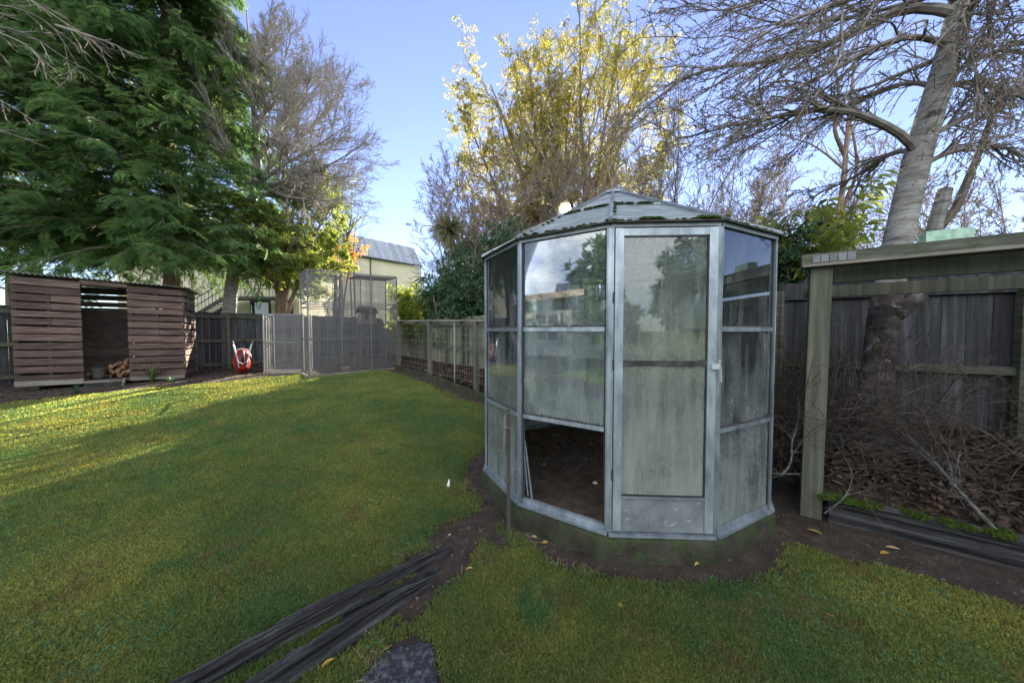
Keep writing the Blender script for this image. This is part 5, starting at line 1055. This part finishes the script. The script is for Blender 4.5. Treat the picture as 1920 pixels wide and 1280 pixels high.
# shrubs along the side fence
def bush(name, label, cat, c, R3, nst, nl, size, leafm, tv=None, barkm='twig', group=None, droop=.1, zb=0.1):
    c = np.array(c, float); R3 = np.array(R3, float); t = thing(name, label, cat, (c[0], c[1], zb), group)
    a = RG.uniform(0, 6.28, nst); tgt = c+np.stack([np.cos(a)*RG.uniform(.2,.9,nst)*R3[0], np.sin(a)*RG.uniform(.2,.9,nst)*R3[1], RG.uniform(-.3,.7,nst)*R3[2]], -1)
    s = np.stack([c[0]+RG.normal(0,.12,nst), c[1]+RG.normal(0,.12,nst), np.full(nst, zb)], -1); T = np.linspace(0,1,8)[None,:,None]; m = s[:,None]*(1-T)+tgt[:,None]*T+np.array([0,0,1])*(np.sin(T*math.pi)*.15*R3[2]); m[:,1:] += RG.normal(0,.03,m[:,1:].shape)
    rd_ = np.linspace(.03,.012,8)[None]*np.ones((nst,1)); o = [(m, rd_)]
    S0, D0_, L0, R0 = spawn(m, rd_, 9, .35, 1, .9, .35, .5); o.append(grow(S0, D0_, L0, R0, 6, .15, (0,0,.06), .4))
    S0, D0_, L0, R0 = spawn(*o[-1], 5, .2, 1, .9, .55, .6); o.append(grow(S0, D0_, L0, np.maximum(R0,.002), 4, .18, (0,0,.06), .5))
    b = MB(); add_br(b, o, (6,4,3)); b.build('stems', M[barkm], t)
    b = MB(); leaves_on(b, o[-1][0], nl, size, droop, sp=.9, tv=tv); leaves_on(b, o[1][0], max(2, nl//2), size, droop, sp=.9, tv=tv, t0=.5); b.build('foliage', M[leafm], t); return t
LONG = LT_V*[1,.75,1]
bush('shrub', 'bright yellow green shrub overhanging the fence right of the aviary', 'shrub', px(776, 566, 11.9), (.62,.5,.68), 16, 9, .13, 'leaf_bright')
bush('shrub', 'sunlit yellow green shrub lower on the fence between bright and dark bushes', 'shrub', px(815, 570, 11.2), (.7,.4,.45), 14, 9, .12, 'leaf_bright')
bush('rhododendron', 'tall dark green rhododendron behind the fence, touching the greenhouse on its left', 'rhododendron', px(900, 540, 9.4), (.95,.8,1.35), 26, 10, .15, 'leaf_rhodo', tv=LONG)
bush('rhododendron', 'darker spreading rhododendron at the fence below the cabbage tree', 'rhododendron', px(850, 552, 10.6), (1.05,.8,.9), 22, 10, .15, 'leaf_rhodo', tv=LONG)
bush('rhododendron', 'dark conical evergreen shrub peeping over the left edge of greenhouse roof', 'rhododendron', px(945, 480, 8.9), (.5,.5,.85), 18, 12, .10, 'leaf_rhodo')
# dense evergreen hedge added behind the greenhouse, mostly unseen, to shade the lawn
for i, (x, Y, zc, r) in enumerate(((930,12.2,2.3,1.5),(1040,11.4,2.3,1.5),(1160,10.4,2.2,1.4),(1290,9.2,2.1,1.3),(1400,8.3,1.9,1.1))):
    c = px(x, 560, Y); bush('hedge_shrub', ['dark evergreen hedge shrub behind the fence, glimpsed left of the greenhouse','dark evergreen hedge shrub behind the lit left bay of the greenhouse','dark evergreen hedge shrub behind greenhouse door, on its hinge side','dark evergreen hedge shrub behind greenhouse door, on its handle side','dark evergreen hedge shrub seen through the right bay of the greenhouse'][i], 'shrub', (c[0], c[1], zc), (r, .9, 1.5), 26, 9, .17, 'leaf_rhodo', tv=LONG, group='hedge behind the greenhouse')
# evergreens behind the viewer that darken the door glass
for (x, y, h, lab) in ((7,-9,3.4,'dark evergreen behind the viewer, mirrored in the right bay of the greenhouse'),(2.5,-13,1.6,'dark evergreen behind the viewer, mirrored in the door glass on the handle side'),(-9,-7,3.0,'dark evergreen behind the viewer at left, mirrored in the leftmost greenhouse bay'),(11.5,-5,3.0,'dark evergreen far behind the viewer to the right')):
    bush('evergreen_tree', lab, 'tree', (x, y, h), (2.8, 2.0, 2.6), 40, 12, .42, 'leaf_rhodo', zb=-.1)
# cabbage tree
ct = thing('cabbage_tree', 'cabbage tree with two spiky mop heads left of greenhouse roof', 'cabbage tree', (*px(858, 600, 12.3)[:2], 0))
b = MB(); b.tubes(resample(pl((858,640,0),(858,520,0),(856,470,0),(842,430,0), Y=12.3), 10), np.linspace(.13,.07,10), 8); b.tubes(resample(pl((858,520,0),(866,490,.1),(886,462,.2), Y=12.3), 10), np.linspace(.09,.06,10), 8); b.build('trunk', M['bark'], ct)
def mop(c, n, L, parent):
    d = nrm(RG.normal(0,1,(n,3))+[0,0,.25]); T = np.linspace(0,1,6); P = c+d[:,None]*(L*RG.uniform(.7,1.05,n))[:,None,None]*T[None,:,None]; P[:,:,2] -= (T**2)[None]*L*.35*RG.uniform(.3,1.2,n)[:,None]
    sd_ = nrm(np.cross(d, RG.normal(0,1,(n,3)))); W = (.021*np.sin(np.pi*np.clip(T*.9+.12,0,1)))[None,:,None]; V = np.stack([P-sd_[:,None]*W, P+sd_[:,None]*W], 2).reshape(-1,3); f = (np.arange(n)[:,None,None]*12+np.arange(5)[None,:,None]*2+np.array([0,1,3,2])).reshape(-1,4)
    b = MB(); b.add(V, f, np.repeat(RG.random(n), 5)); b.build('leaf_head', M['leaf_cabbage'], parent)
mop(px(842, 430, 12.3), 420, .92, ct); mop(px(888, 462, 12.5), 420, .88, ct); mop(px(862, 480, 12.2), 160, .8, ct)
# contorted willows, golden in the back light
NAR = LT_V*[1,.42,1.5]
def zkeep(lo, hi): return lambda e: RG.random(len(e)) < np.clip((e[:, 2]-lo)/(hi-lo), 0.03, 1)
leafy('willow_tree', 'twisted willow with golden green leaves, lower of two, left of roof apex', 'willow', [pl((1010,640,0),(1005,480,0),(985,350,0),(950,230,-.4),(920,160,-.6), Y=15), pl((1015,640,0),(1010,450,0),(1010,320,.3),(1000,200,.6),(990,110,.6), Y=15), pl((1005,640,0),(995,480,0),(950,390,.3),(905,300,.5),(880,230,.5), Y=15), pl((1020,640,0),(1030,450,0),(1045,340,-.5),(1040,230,-.6),(1030,160,-.6), Y=15)], [[.2,.15,.11,.07,.025]]*4,
  [(28,.18,1,.65,.36,.5,10,.20,(0,0,.10),.35),(10,.1,1,.7,.48,.5,8,.26,(0,0,.03),.4),(8,.15,1,.7,.5,.6,6,.28,(0,0,-.14),.6)], (6,4,3), 'leaf_willow', 13, .105, droop=1.5, tv=NAR, twigm='twig_tan', keep=zkeep(3.0, 9.0))
leafy('willow_tree', 'tall twisted willow with yellow leaves rising above the greenhouse roof apex', 'willow', [pl((1100,640,0),(1100,450,0),(1095,300,0),(1085,180,-.3),(1090,60,-.4),(1085,0,-.4), Y=16), pl((1110,640,0),(1115,430,0),(1150,300,.5),(1190,200,.8),(1215,110,.8), Y=16), pl((1105,640,0),(1105,420,0),(1125,280,-.3),(1150,150,-.5),(1165,60,-.5), Y=16), pl((1120,640,0),(1150,450,0),(1210,350,.4),(1240,280,.6), Y=16), pl((1100,640,0),(1090,460,0),(1060,340,.4),(1060,240,.5),(1075,150,.5), Y=16)], [[.2,.16,.12,.08,.05,.02],[.17,.13,.09,.06,.02],[.17,.13,.09,.06,.02],[.14,.1,.06,.02],[.14,.12,.08,.05,.02]],
  [(28,.15,1,.6,.36,.5,10,.20,(0,0,.10),.35),(10,.1,1,.7,.48,.5,8,.26,(0,0,.03),.4),(8,.15,1,.7,.5,.6,6,.28,(0,0,-.14),.6)], (6,4,3), 'leaf_willow', 12, .11, droop=1.5, tv=NAR, twigm='twig_tan', keep=zkeep(4.0, 10))
# leafless thicket below and beside the willows
def thicket(i, x, Y, top, wd_, lab, m='twig', n=9, cat='bare shrub', name='bare_shrub', wig=.07, spread=.30, lv3=5):
    c = px(x, 600, Y); H = px(x, top, Y)[2]; a = RG.uniform(0, 6.28, n); s = np.stack([c[0]+RG.normal(0,.2,n), c[1]+RG.normal(0,.2,n), np.zeros(n)], -1)
    d = nrm(np.stack([np.cos(a)*spread*RG.uniform(.2,1.3,n)*wd_, np.sin(a)*spread*.8, np.ones(n)], -1)); st_ = grow(s, d, H*RG.uniform(.75,1.12,n), np.full(n,.05), 14, wig, (0,0,.05), .15)
    t = thing(name, lab, cat, (c[0], c[1], 0), 'bare shrubs behind the fence'); o = [st_]
    for (n_, t0, sp_, lf, P, wg) in ((16,.12,.5,.34,9,.16),(10,.10,.6,.42,7,.20),(lv3+3,.15,.6,.5,4,.2)):
        S0, D0_, L0, R0 = spawn(o[-1][0], o[-1][1], n_, t0, 1, sp_, lf, .5); o.append(grow(S0, D0_, L0, np.maximum(R0,.0075), P, wg, (0,0,.07), .45))
    b = MB(); add_br(b, o, (6,4,3,3)); b.build('branches', M[m], t)
thicket(0, 905, 13.2, 330, 1.3, 'wiry leafless shrub spreading furthest left of the willows', 'twig', 10, spread=.30)
thicket(10, 868, 13.6, 350, .8, 'fine leafless shrub behind the cabbage tree heads', 'twig', 7, spread=.2)
thicket(1, 960, 13.0, 330, .8, 'leafless thicket directly left of the sun', 'twig_tan', 9)
thicket(2, 1078, 13.5, 330, .8, 'leafless thicket right behind the sun glare', 'twig', 9)
thicket(3, 1160, 13.0, 310, .9, 'leafless shrub behind the greenhouse roof apex', 'twig_tan', 9)
thicket(4, 1250, 12.5, 250, .9, 'upright leafless tree at right edge of the golden willow', 'twig', 9)
thicket(5, 1360, 12.0, 330, .9, 'leafless shrub above the right slope of greenhouse roof', 'twig_tan', 8)
thicket(6, 1480, 13.0, 330, 1, 'pale leafless shrub far behind the pink stemmed tree', 'twig_tan', 8)
thicket(7, 1640, 13.0, 330, 1, 'tan leafless shrub glimpsed left of the silver trunk', 'twig_tan', 8)
thicket(8, 1830, 11.0, 300, 1, 'tan leafless shrub beyond the beam right of the silver trunk', 'twig_tan', 9)
thicket(9, 1960, 9.0, 280, 1, 'leafless shrub at the far right edge above the beam', 'twig_tan', 8)
# big silver-barked tree on the right
Ys = 3.15
def pp(L, Y0, Y1): n = len(L); return [px(x, y, Y0+(Y1-Y0)*i/(n-1)) for i, (x, y) in enumerate(L)]
sg = thing('silver_tree', 'large leaning silver barked tree with wide bare limbs on the right', 'tree', (*px(1640, 800, 3.05)[:2], .4))
trunkp = [px(1628,840,2.98), px(1645,700,3.0), px(1662,560,3.02), px(1682,455,3.05), px(1700,380,3.05), px(1726,270,3.05), px(1752,190,3.05), px(1780,100,3.05), px(1803,0,3.05), px(1825,-110,3.1), px(1850,-260,3.2)]
b = MB(); tp_ = resample(trunkp, 40); rt_ = np.interp(np.linspace(0,1,40), [0,.1,.25,.4,.55,.75,1], [.135,.118,.104,.098,.092,.080,.05]); a = np.arange(14)*2*np.pi/14
ki = int(np.argmax(tp_[:, 2] > 1.80)); b.tubes(tp_[ki:], rt_[ki:], 14, .5); b.build('trunk', M['birch'], sg, smooth=True); b = MB(); b.tubes(tp_[:ki+1], rt_[:ki+1]+.002+RG.normal(0,.004,ki+1), 14, .5); b.build('trunk_base', M['bark_dark'], sg)
Q = lambda L: [(1200+x/2.667, y/2.667) for x, y in L]
limbs = [ (Q([(1600,5),(1400,15),(1270,50),(1150,110),(1050,170),(930,240),(800,265),(720,290),(600,320),(450,325),(330,340),(180,400),(60,520),(-40,600)]), 3.05, 3.6, [.075,.06,.045,.03,.022,.008]),
 (Q([(1560,180),(1400,175),(1300,190),(1180,230),(1050,300),(930,370),(800,440),(700,500),(600,570),(480,680)]), 3.05, 2.4, [.045,.035,.025,.015,.006]),
 (Q([(1530,420),(1450,415),(1320,410),(1250,430),(1150,470),(1030,530),(900,620),(800,720),(700,820)]), 3.05, 3.9, [.042,.032,.024,.015,.006]),
 (Q([(1400,720),(1360,700),(1270,650),(1180,600),(1080,560),(960,545),(800,550),(680,590),(560,610),(420,620),(300,690),(180,690)]), 3.05, 2.7, [.060,.05,.04,.03,.018,.006]),
 (Q([(1380,720),(1310,740),(1220,780),(1130,850),(1050,900),(900,960),(780,1040),(650,1080)]), 3.05, 4.2, [.045,.034,.02,.012,.005]),
 (Q([(1560,360),(1600,340),(1700,290),(1820,240),(1920,210),(2060,150),(2200,120)]), 3.05, 2.6, [.04,.03,.022,.012]),
 (Q([(1530,425),(1570,420),(1650,405),(1750,430),(1870,465),(1980,520),(2100,620)]), 3.05, 3.3, [.045,.036,.028,.012]),
 (Q([(1470,670),(1510,650),(1620,590),(1750,530),(1920,470),(2100,420)]), 3.05, 3.5, [.046,.036,.026,.012]),
 (Q([(1440,800),(1475,790),(1580,750),(1700,730),(1800,720),(1920,780),(2050,880)]), 3.05, 2.8, [.04,.03,.022,.01]),
 (Q([(1600,60),(1700,-20),(1830,-60),(2000,-120)]), 3.05, 2.4, [.05,.03,.012]),
 (Q([(1600,-60),(1350,-80),(1100,-20),(850,60),(650,150),(470,250)]), 3.1, 2.2, [.06,.05,.03,.018,.007]),
 (Q([(1600,-120),(1300,-180),(1000,-150),(760,-60),(540,20),(380,80),(200,0)]), 3.1, 3.4, [.06,.045,.03,.018,.006]),
 (Q([(1560,200),(1500,300),(1380,330),(1200,420),(1020,480),(850,520),(600,640),(440,800)]), 3.1, 4.6, [.04,.03,.02,.012,.005]),
 (Q([(1660,-60),(1500,-40),(1200,60),(1000,100),(700,130),(500,70),(380,30),(250,80)]), 3.1, 4.2, [.045,.03,.02,.012,.005]),
 (Q([(1850,-300),(1800,-100),(1760,60),(1740,200),(1800,330),(1830,480)]), 2.9, 2.5, [.03,.02,.012,.005]),
 (Q([(1700,-300),(1610,60),(1650,250),(1700,420),(1660,600),(1650,780)]), 2.7, 2.5, [.025,.016,.010,.004]),
]
LP = []; LR = []
for (L, Y0, Y1, r) in limbs:
    c = pp(L, Y0, Y1); kz = int(np.argmin(np.abs(tp_[:, 2]-(c[0][2]-.12)))); c = resample([tp_[kz]]+c[1:], 18); LP.append(c); LR.append(np.interp(np.linspace(0,1,18), np.linspace(0,1,len(r)), r)*.62)
LP, LR = np.array(LP), np.array(LR); b = MB(); b.tubes(LP, LR, 8)
down = np.array([-.16,.0,-.10])
S0, D0_, L0, R0 = spawn(LP, LR, 24, .10, 1, .45, .42, .45, .25); fl_ = S0[:, 0] < 3.6; g1_ = grow(S0, D0_, np.clip(L0,.45,1.7), np.clip(R0,.0042,.012), 12, .085, np.where(fl_[:, None], down, np.array([.06,0,-.04])), .35)
S0, D0_, L0, R0 = spawn(*g1_, 8, .10, 1, .6, .40, .6); g2_ = grow(S0, D0_, L0, np.maximum(R0,.0028), 7, .13, (-.06,0,-.05), .5)
S0, D0_, L0, R0 = spawn(*g2_, 4, .12, 1, .8, .30, .7); g3_ = grow(S0, D0_, L0, np.maximum(R0,.0020), 5, .20, (-.02,0,.02), .8)
b.tubes(*g1_, 5); b.tubes(*g2_, 4); b.tubes(*g3_, 3); b.build('branches', M['twig'], sg)
# buds: short stubby spurs
S0, D0_, L0, R0 = spawn(g2_[0], g2_[1], 5, .1, 1, .8, .1, 1.0); k = len(S0); D0_ = nrm(D0_); S1 = S0+D0_*RG.uniform(.012,.032,(k,1)); b = MB(); b.tubes(np.stack([S0, (S0+S1)/2+D0_*.002, S1], 1), np.tile([.0022,.0036,.0010],(k,1)), 3); b.build('buds', M['twig_tan'], sg)
# broken stub at the trunk foot
b = MB(); q0 = px(1670,590,2.97); b.tubes(resample([q0, q0+[.10,-.05,.09], q0+[.20,-.06,.17]], 8), np.linspace(.085,.05,8)+RG.normal(0,.005,8), 9, .2, caps=True); b.build('broken_stub', M['bark_dark'], sg)
# sawn stump trunk beside it, and the slim pink stemmed tree
tt = thing('sawn_trunk', 'short grey trunk cut off at an angle right of the silver tree', 'tree stump', (*px(1740, 700, 3.7)[:2], .3))
b = MB(); b.tubes(resample(pp([(1725,700),(1735,480),(1755,420),(1772,355)],3.7,3.7), 10), np.linspace(.085,.06,10), 9, .5, caps=True); b.build('trunk', M['birch'], tt); b = MB(); b.tubes(resample(pp([(1752,430),(1785,415),(1810,350),(1850,250),(1880,150)],3.7,3.5), 12), np.linspace(.05,.015,12), 6); b.build('branch', M['bark'], tt)
leafy('slim_tree', 'slim pinkish brown tree standing left of the silver trunk', 'tree', [pp([(1545,640),(1558,470),(1580,380),(1588,250),(1600,120),(1620,20)],5.2,5.2), pp([(1570,420),(1610,320),(1600,250),(1580,180)],5.2,5.5), pp([(1588,300),(1560,240),(1575,180),(1560,90)],5.2,5.0)], [[.06,.05,.04,.03,.015,.006],[.03,.02,.01],[.03,.02,.01]], [(12,.3,1,.6,.25,.5,8,.14,(0,0,.05),.4),(6,.2,1,.7,.4,.5,6,.18,(0,0,.03),.4)], (4,3), None, 0, 0, barkm='bark_red', twigm='twig_tan')
# rhododendron with large leaves right of the greenhouse
BIG = LT_V*[1,.7,2]
bush('rhododendron', 'open rhododendron with long drooping leaves between greenhouse and timber post', 'rhododendron', px(1520, 470, 4.6), (.62,.5,.62), 12, 5, .17, 'leaf_yg', tv=BIG, droop=.6)
bush('rhododendron', 'dark rhododendron low behind the fence right of the greenhouse corner', 'rhododendron', px(1488, 500, 4.5), (.35,.4,.45), 12, 6, .15, 'leaf_rhodo', tv=BIG, droop=.6)
# bare overhanging branches, top left corner
ob = thing('overhanging_branches', 'pale bare branches hanging in at the top left corner', 'branches', (-6.5, 4.4, 6.5))
Lo = [pp([(-160,10),(0,8),(60,20),(105,48),(125,90),(150,130)],4.6,5.2), pp([(-150,30),(0,50),(60,62),(110,105),(170,135)],4.6,5.2), pp([(105,48),(160,65),(220,85),(260,110)],5.1,5.4), pp([(-150,-40),(20,-30),(90,25),(170,70),(210,110)],4.8,5.6), pp([(-160,150),(0,185),(60,225)],4.6,5.0), pp([(-160,20),(0,60),(75,95),(88,150)],4.8,5.0), pp([(-160,220),(0,243),(70,270)],4.6,5.0)]
o = tree_levels(Lo, [[.022,.015,.008,.004]]*len(Lo), [(9,.2,1,.5,.3,.5,8,.1,(.03,0,-.05),.4),(5,.2,1,.5,.4,.5,6,.12,(.03,0,-.05),.4)]); b = MB(); add_br(b, o, (6,4,3)); b.build('branches', M['twig'], ob)
# bramble canes and cut branches in the right bed
def canes(label, c, n, L, spreadx, m='cane', rad=.0045, up=.9, wig=.12, trop=(0,0,-.10), name='bare_shrub', kids=6, lev2=4):
    c = np.array(c, float); t = thing(name, label, 'bare shrub', c); a = RG.uniform(0, 6.28, n); s = c+np.stack([RG.normal(0,spreadx,n)*dR[0], RG.normal(0,spreadx,n)*dR[1]+RG.normal(0,.08,n), 0*a], -1)
    d = nrm(np.stack([np.cos(a)*.6, np.sin(a)*.35-.05, up*RG.uniform(.3,1.2,n)], -1)); o = [grow(s, d, L*RG.uniform(.5,1.2,n), np.full(n, rad), 10, wig, trop, .4)]
    S0, D0_, L0, R0 = spawn(*o[0], kids, .2, 1, .7, .42, .65); o.append(grow(S0, D0_, L0, np.maximum(R0,.002), 7, .15, (0,0,.03), .5))
    S0, D0_, L0, R0 = spawn(*o[1], lev2, .2, 1, .7, .42, .65); o.append(grow(S0, D0_, L0, np.maximum(R0,.0015), 4, .18, (0,0,.03), .5))
    b = MB(); add_br(b, o, (5,4,3)); b.build('branches', M[m], t); return t
canes('tangled leafless brambles between greenhouse and the heavy post', (*(ER0+nR*.45-dR*.15), .15), 70, 1.35, .20, up=1.6)
canes('dense brown tangle of canes behind the heavy timber post', (*(ER0+nR*.75+dR*.3), .35), 70, 1.25, .25, up=1.2)
canes('upright forked bare shrub at the foot of the silver tree', (*(ER0+nR*.55+dR*.75), .40), 30, .95, .2, up=1.4, trop=(0,0,.05))
canes('low arching bramble canes sprawling over the litter bed', (*(ER0+nR*.6+dR*1.1), .40), 44, 1.3, .45, up=.3, trop=(.02,-.01,-.12))
canes('thin bramble canes near the right edge against the blue fence', (*(ER0+nR*.95+dR*1.9), .50), 30, .9, .35, up=.8)
def fallen(label, P, r, kids=5):
    P = resample(P, 12)[None]; o = [(P, np.linspace(r, r*.3, 12)[None])]; S0, D0_, L0, R0 = spawn(*o[0], kids, .2, .95, .6, .35, .7, .2, (1,1,.35)); o.append(grow(S0, D0_, L0, R0, 7, .08, (0,0,0), .4)); S0, D0_, L0, R0 = spawn(*o[1], 3, .2, .95, .7, .4, .7, .2, (1,1,.35)); o.append(grow(S0, D0_, L0, np.maximum(R0,.002), 5, .12, (0,0,0), .4))
    t = thing('cut_branch', label, 'branch', P[0][0], 'cut branches on the bramble bed'); b = MB(); add_br(b, o, (7,5,4)); b.build('limb', M['lichen'], t)
fallen('pale lichen covered cut branch pointing down to the mossy log', [px(1872,1008,2.05)+[0,0,.03], px(1800,930,2.2)+[0,0,.03], px(1740,860,2.4)+[0,0,.04], px(1695,818,2.6)+[0,0,.05]], .014, 8)
fallen('thinner cut branch lying higher on the litter at right', [px(1900,960,2.25)+[0,0,.05], px(1800,885,2.5)+[0,0,.05], px(1700,850,2.7)+[0,0,.05], px(1590,815,2.9)+[0,0,.05]], .008, 7)
fallen('curved cut branch hooking over the log end beside heavy post', [px(1545,962,2.38), px(1590,930,2.40), px(1603,880,2.5), px(1570,840,2.6), px(1550,800,2.7)], .006, 3)
fallen('lichened twisted branch against the greenhouse right corner', [px(1465,890,2.6), px(1490,870,2.6), px(1480,830,2.65), px(1500,790,2.7), px(1495,720,2.8)], .008, 9)
fallen('thin bare branch reaching across the right greenhouse pane', [px(1500,888,2.55), px(1445,888,2.15), px(1410,868,2.08), px(1372,822,2.02)], .0045, 4)
# the sun itself, far beyond everything
b = ball(np.array(SD)*3000+[0,0,EYE], 3000*math.tan(math.radians(.85)), 16, 1.0); ms_ = bpy.data.materials.new('sun_disc'); ms_.use_nodes = True; n_t = ms_.node_tree; n_t.nodes.remove(n_t.nodes['Principled BSDF']); e = n_t.nodes.new('ShaderNodeEmission'); e.inputs[0].default_value = (1,.93,.8,1); e.inputs[1].default_value = 60; tr_ = n_t.nodes.new('ShaderNodeBsdfTransparent'); ad_ = n_t.nodes.new('ShaderNodeAddShader'); n_t.links.new(e.outputs[0], ad_.inputs[0]); n_t.links.new(tr_.outputs[0], ad_.inputs[1]); n_t.links.new(ad_.outputs[0], n_t.nodes['Material Output'].inputs[0])
struct(b.build('sun_disc', ms_, smooth=True))
ms_.cycles.emission_sampling = 'NONE'
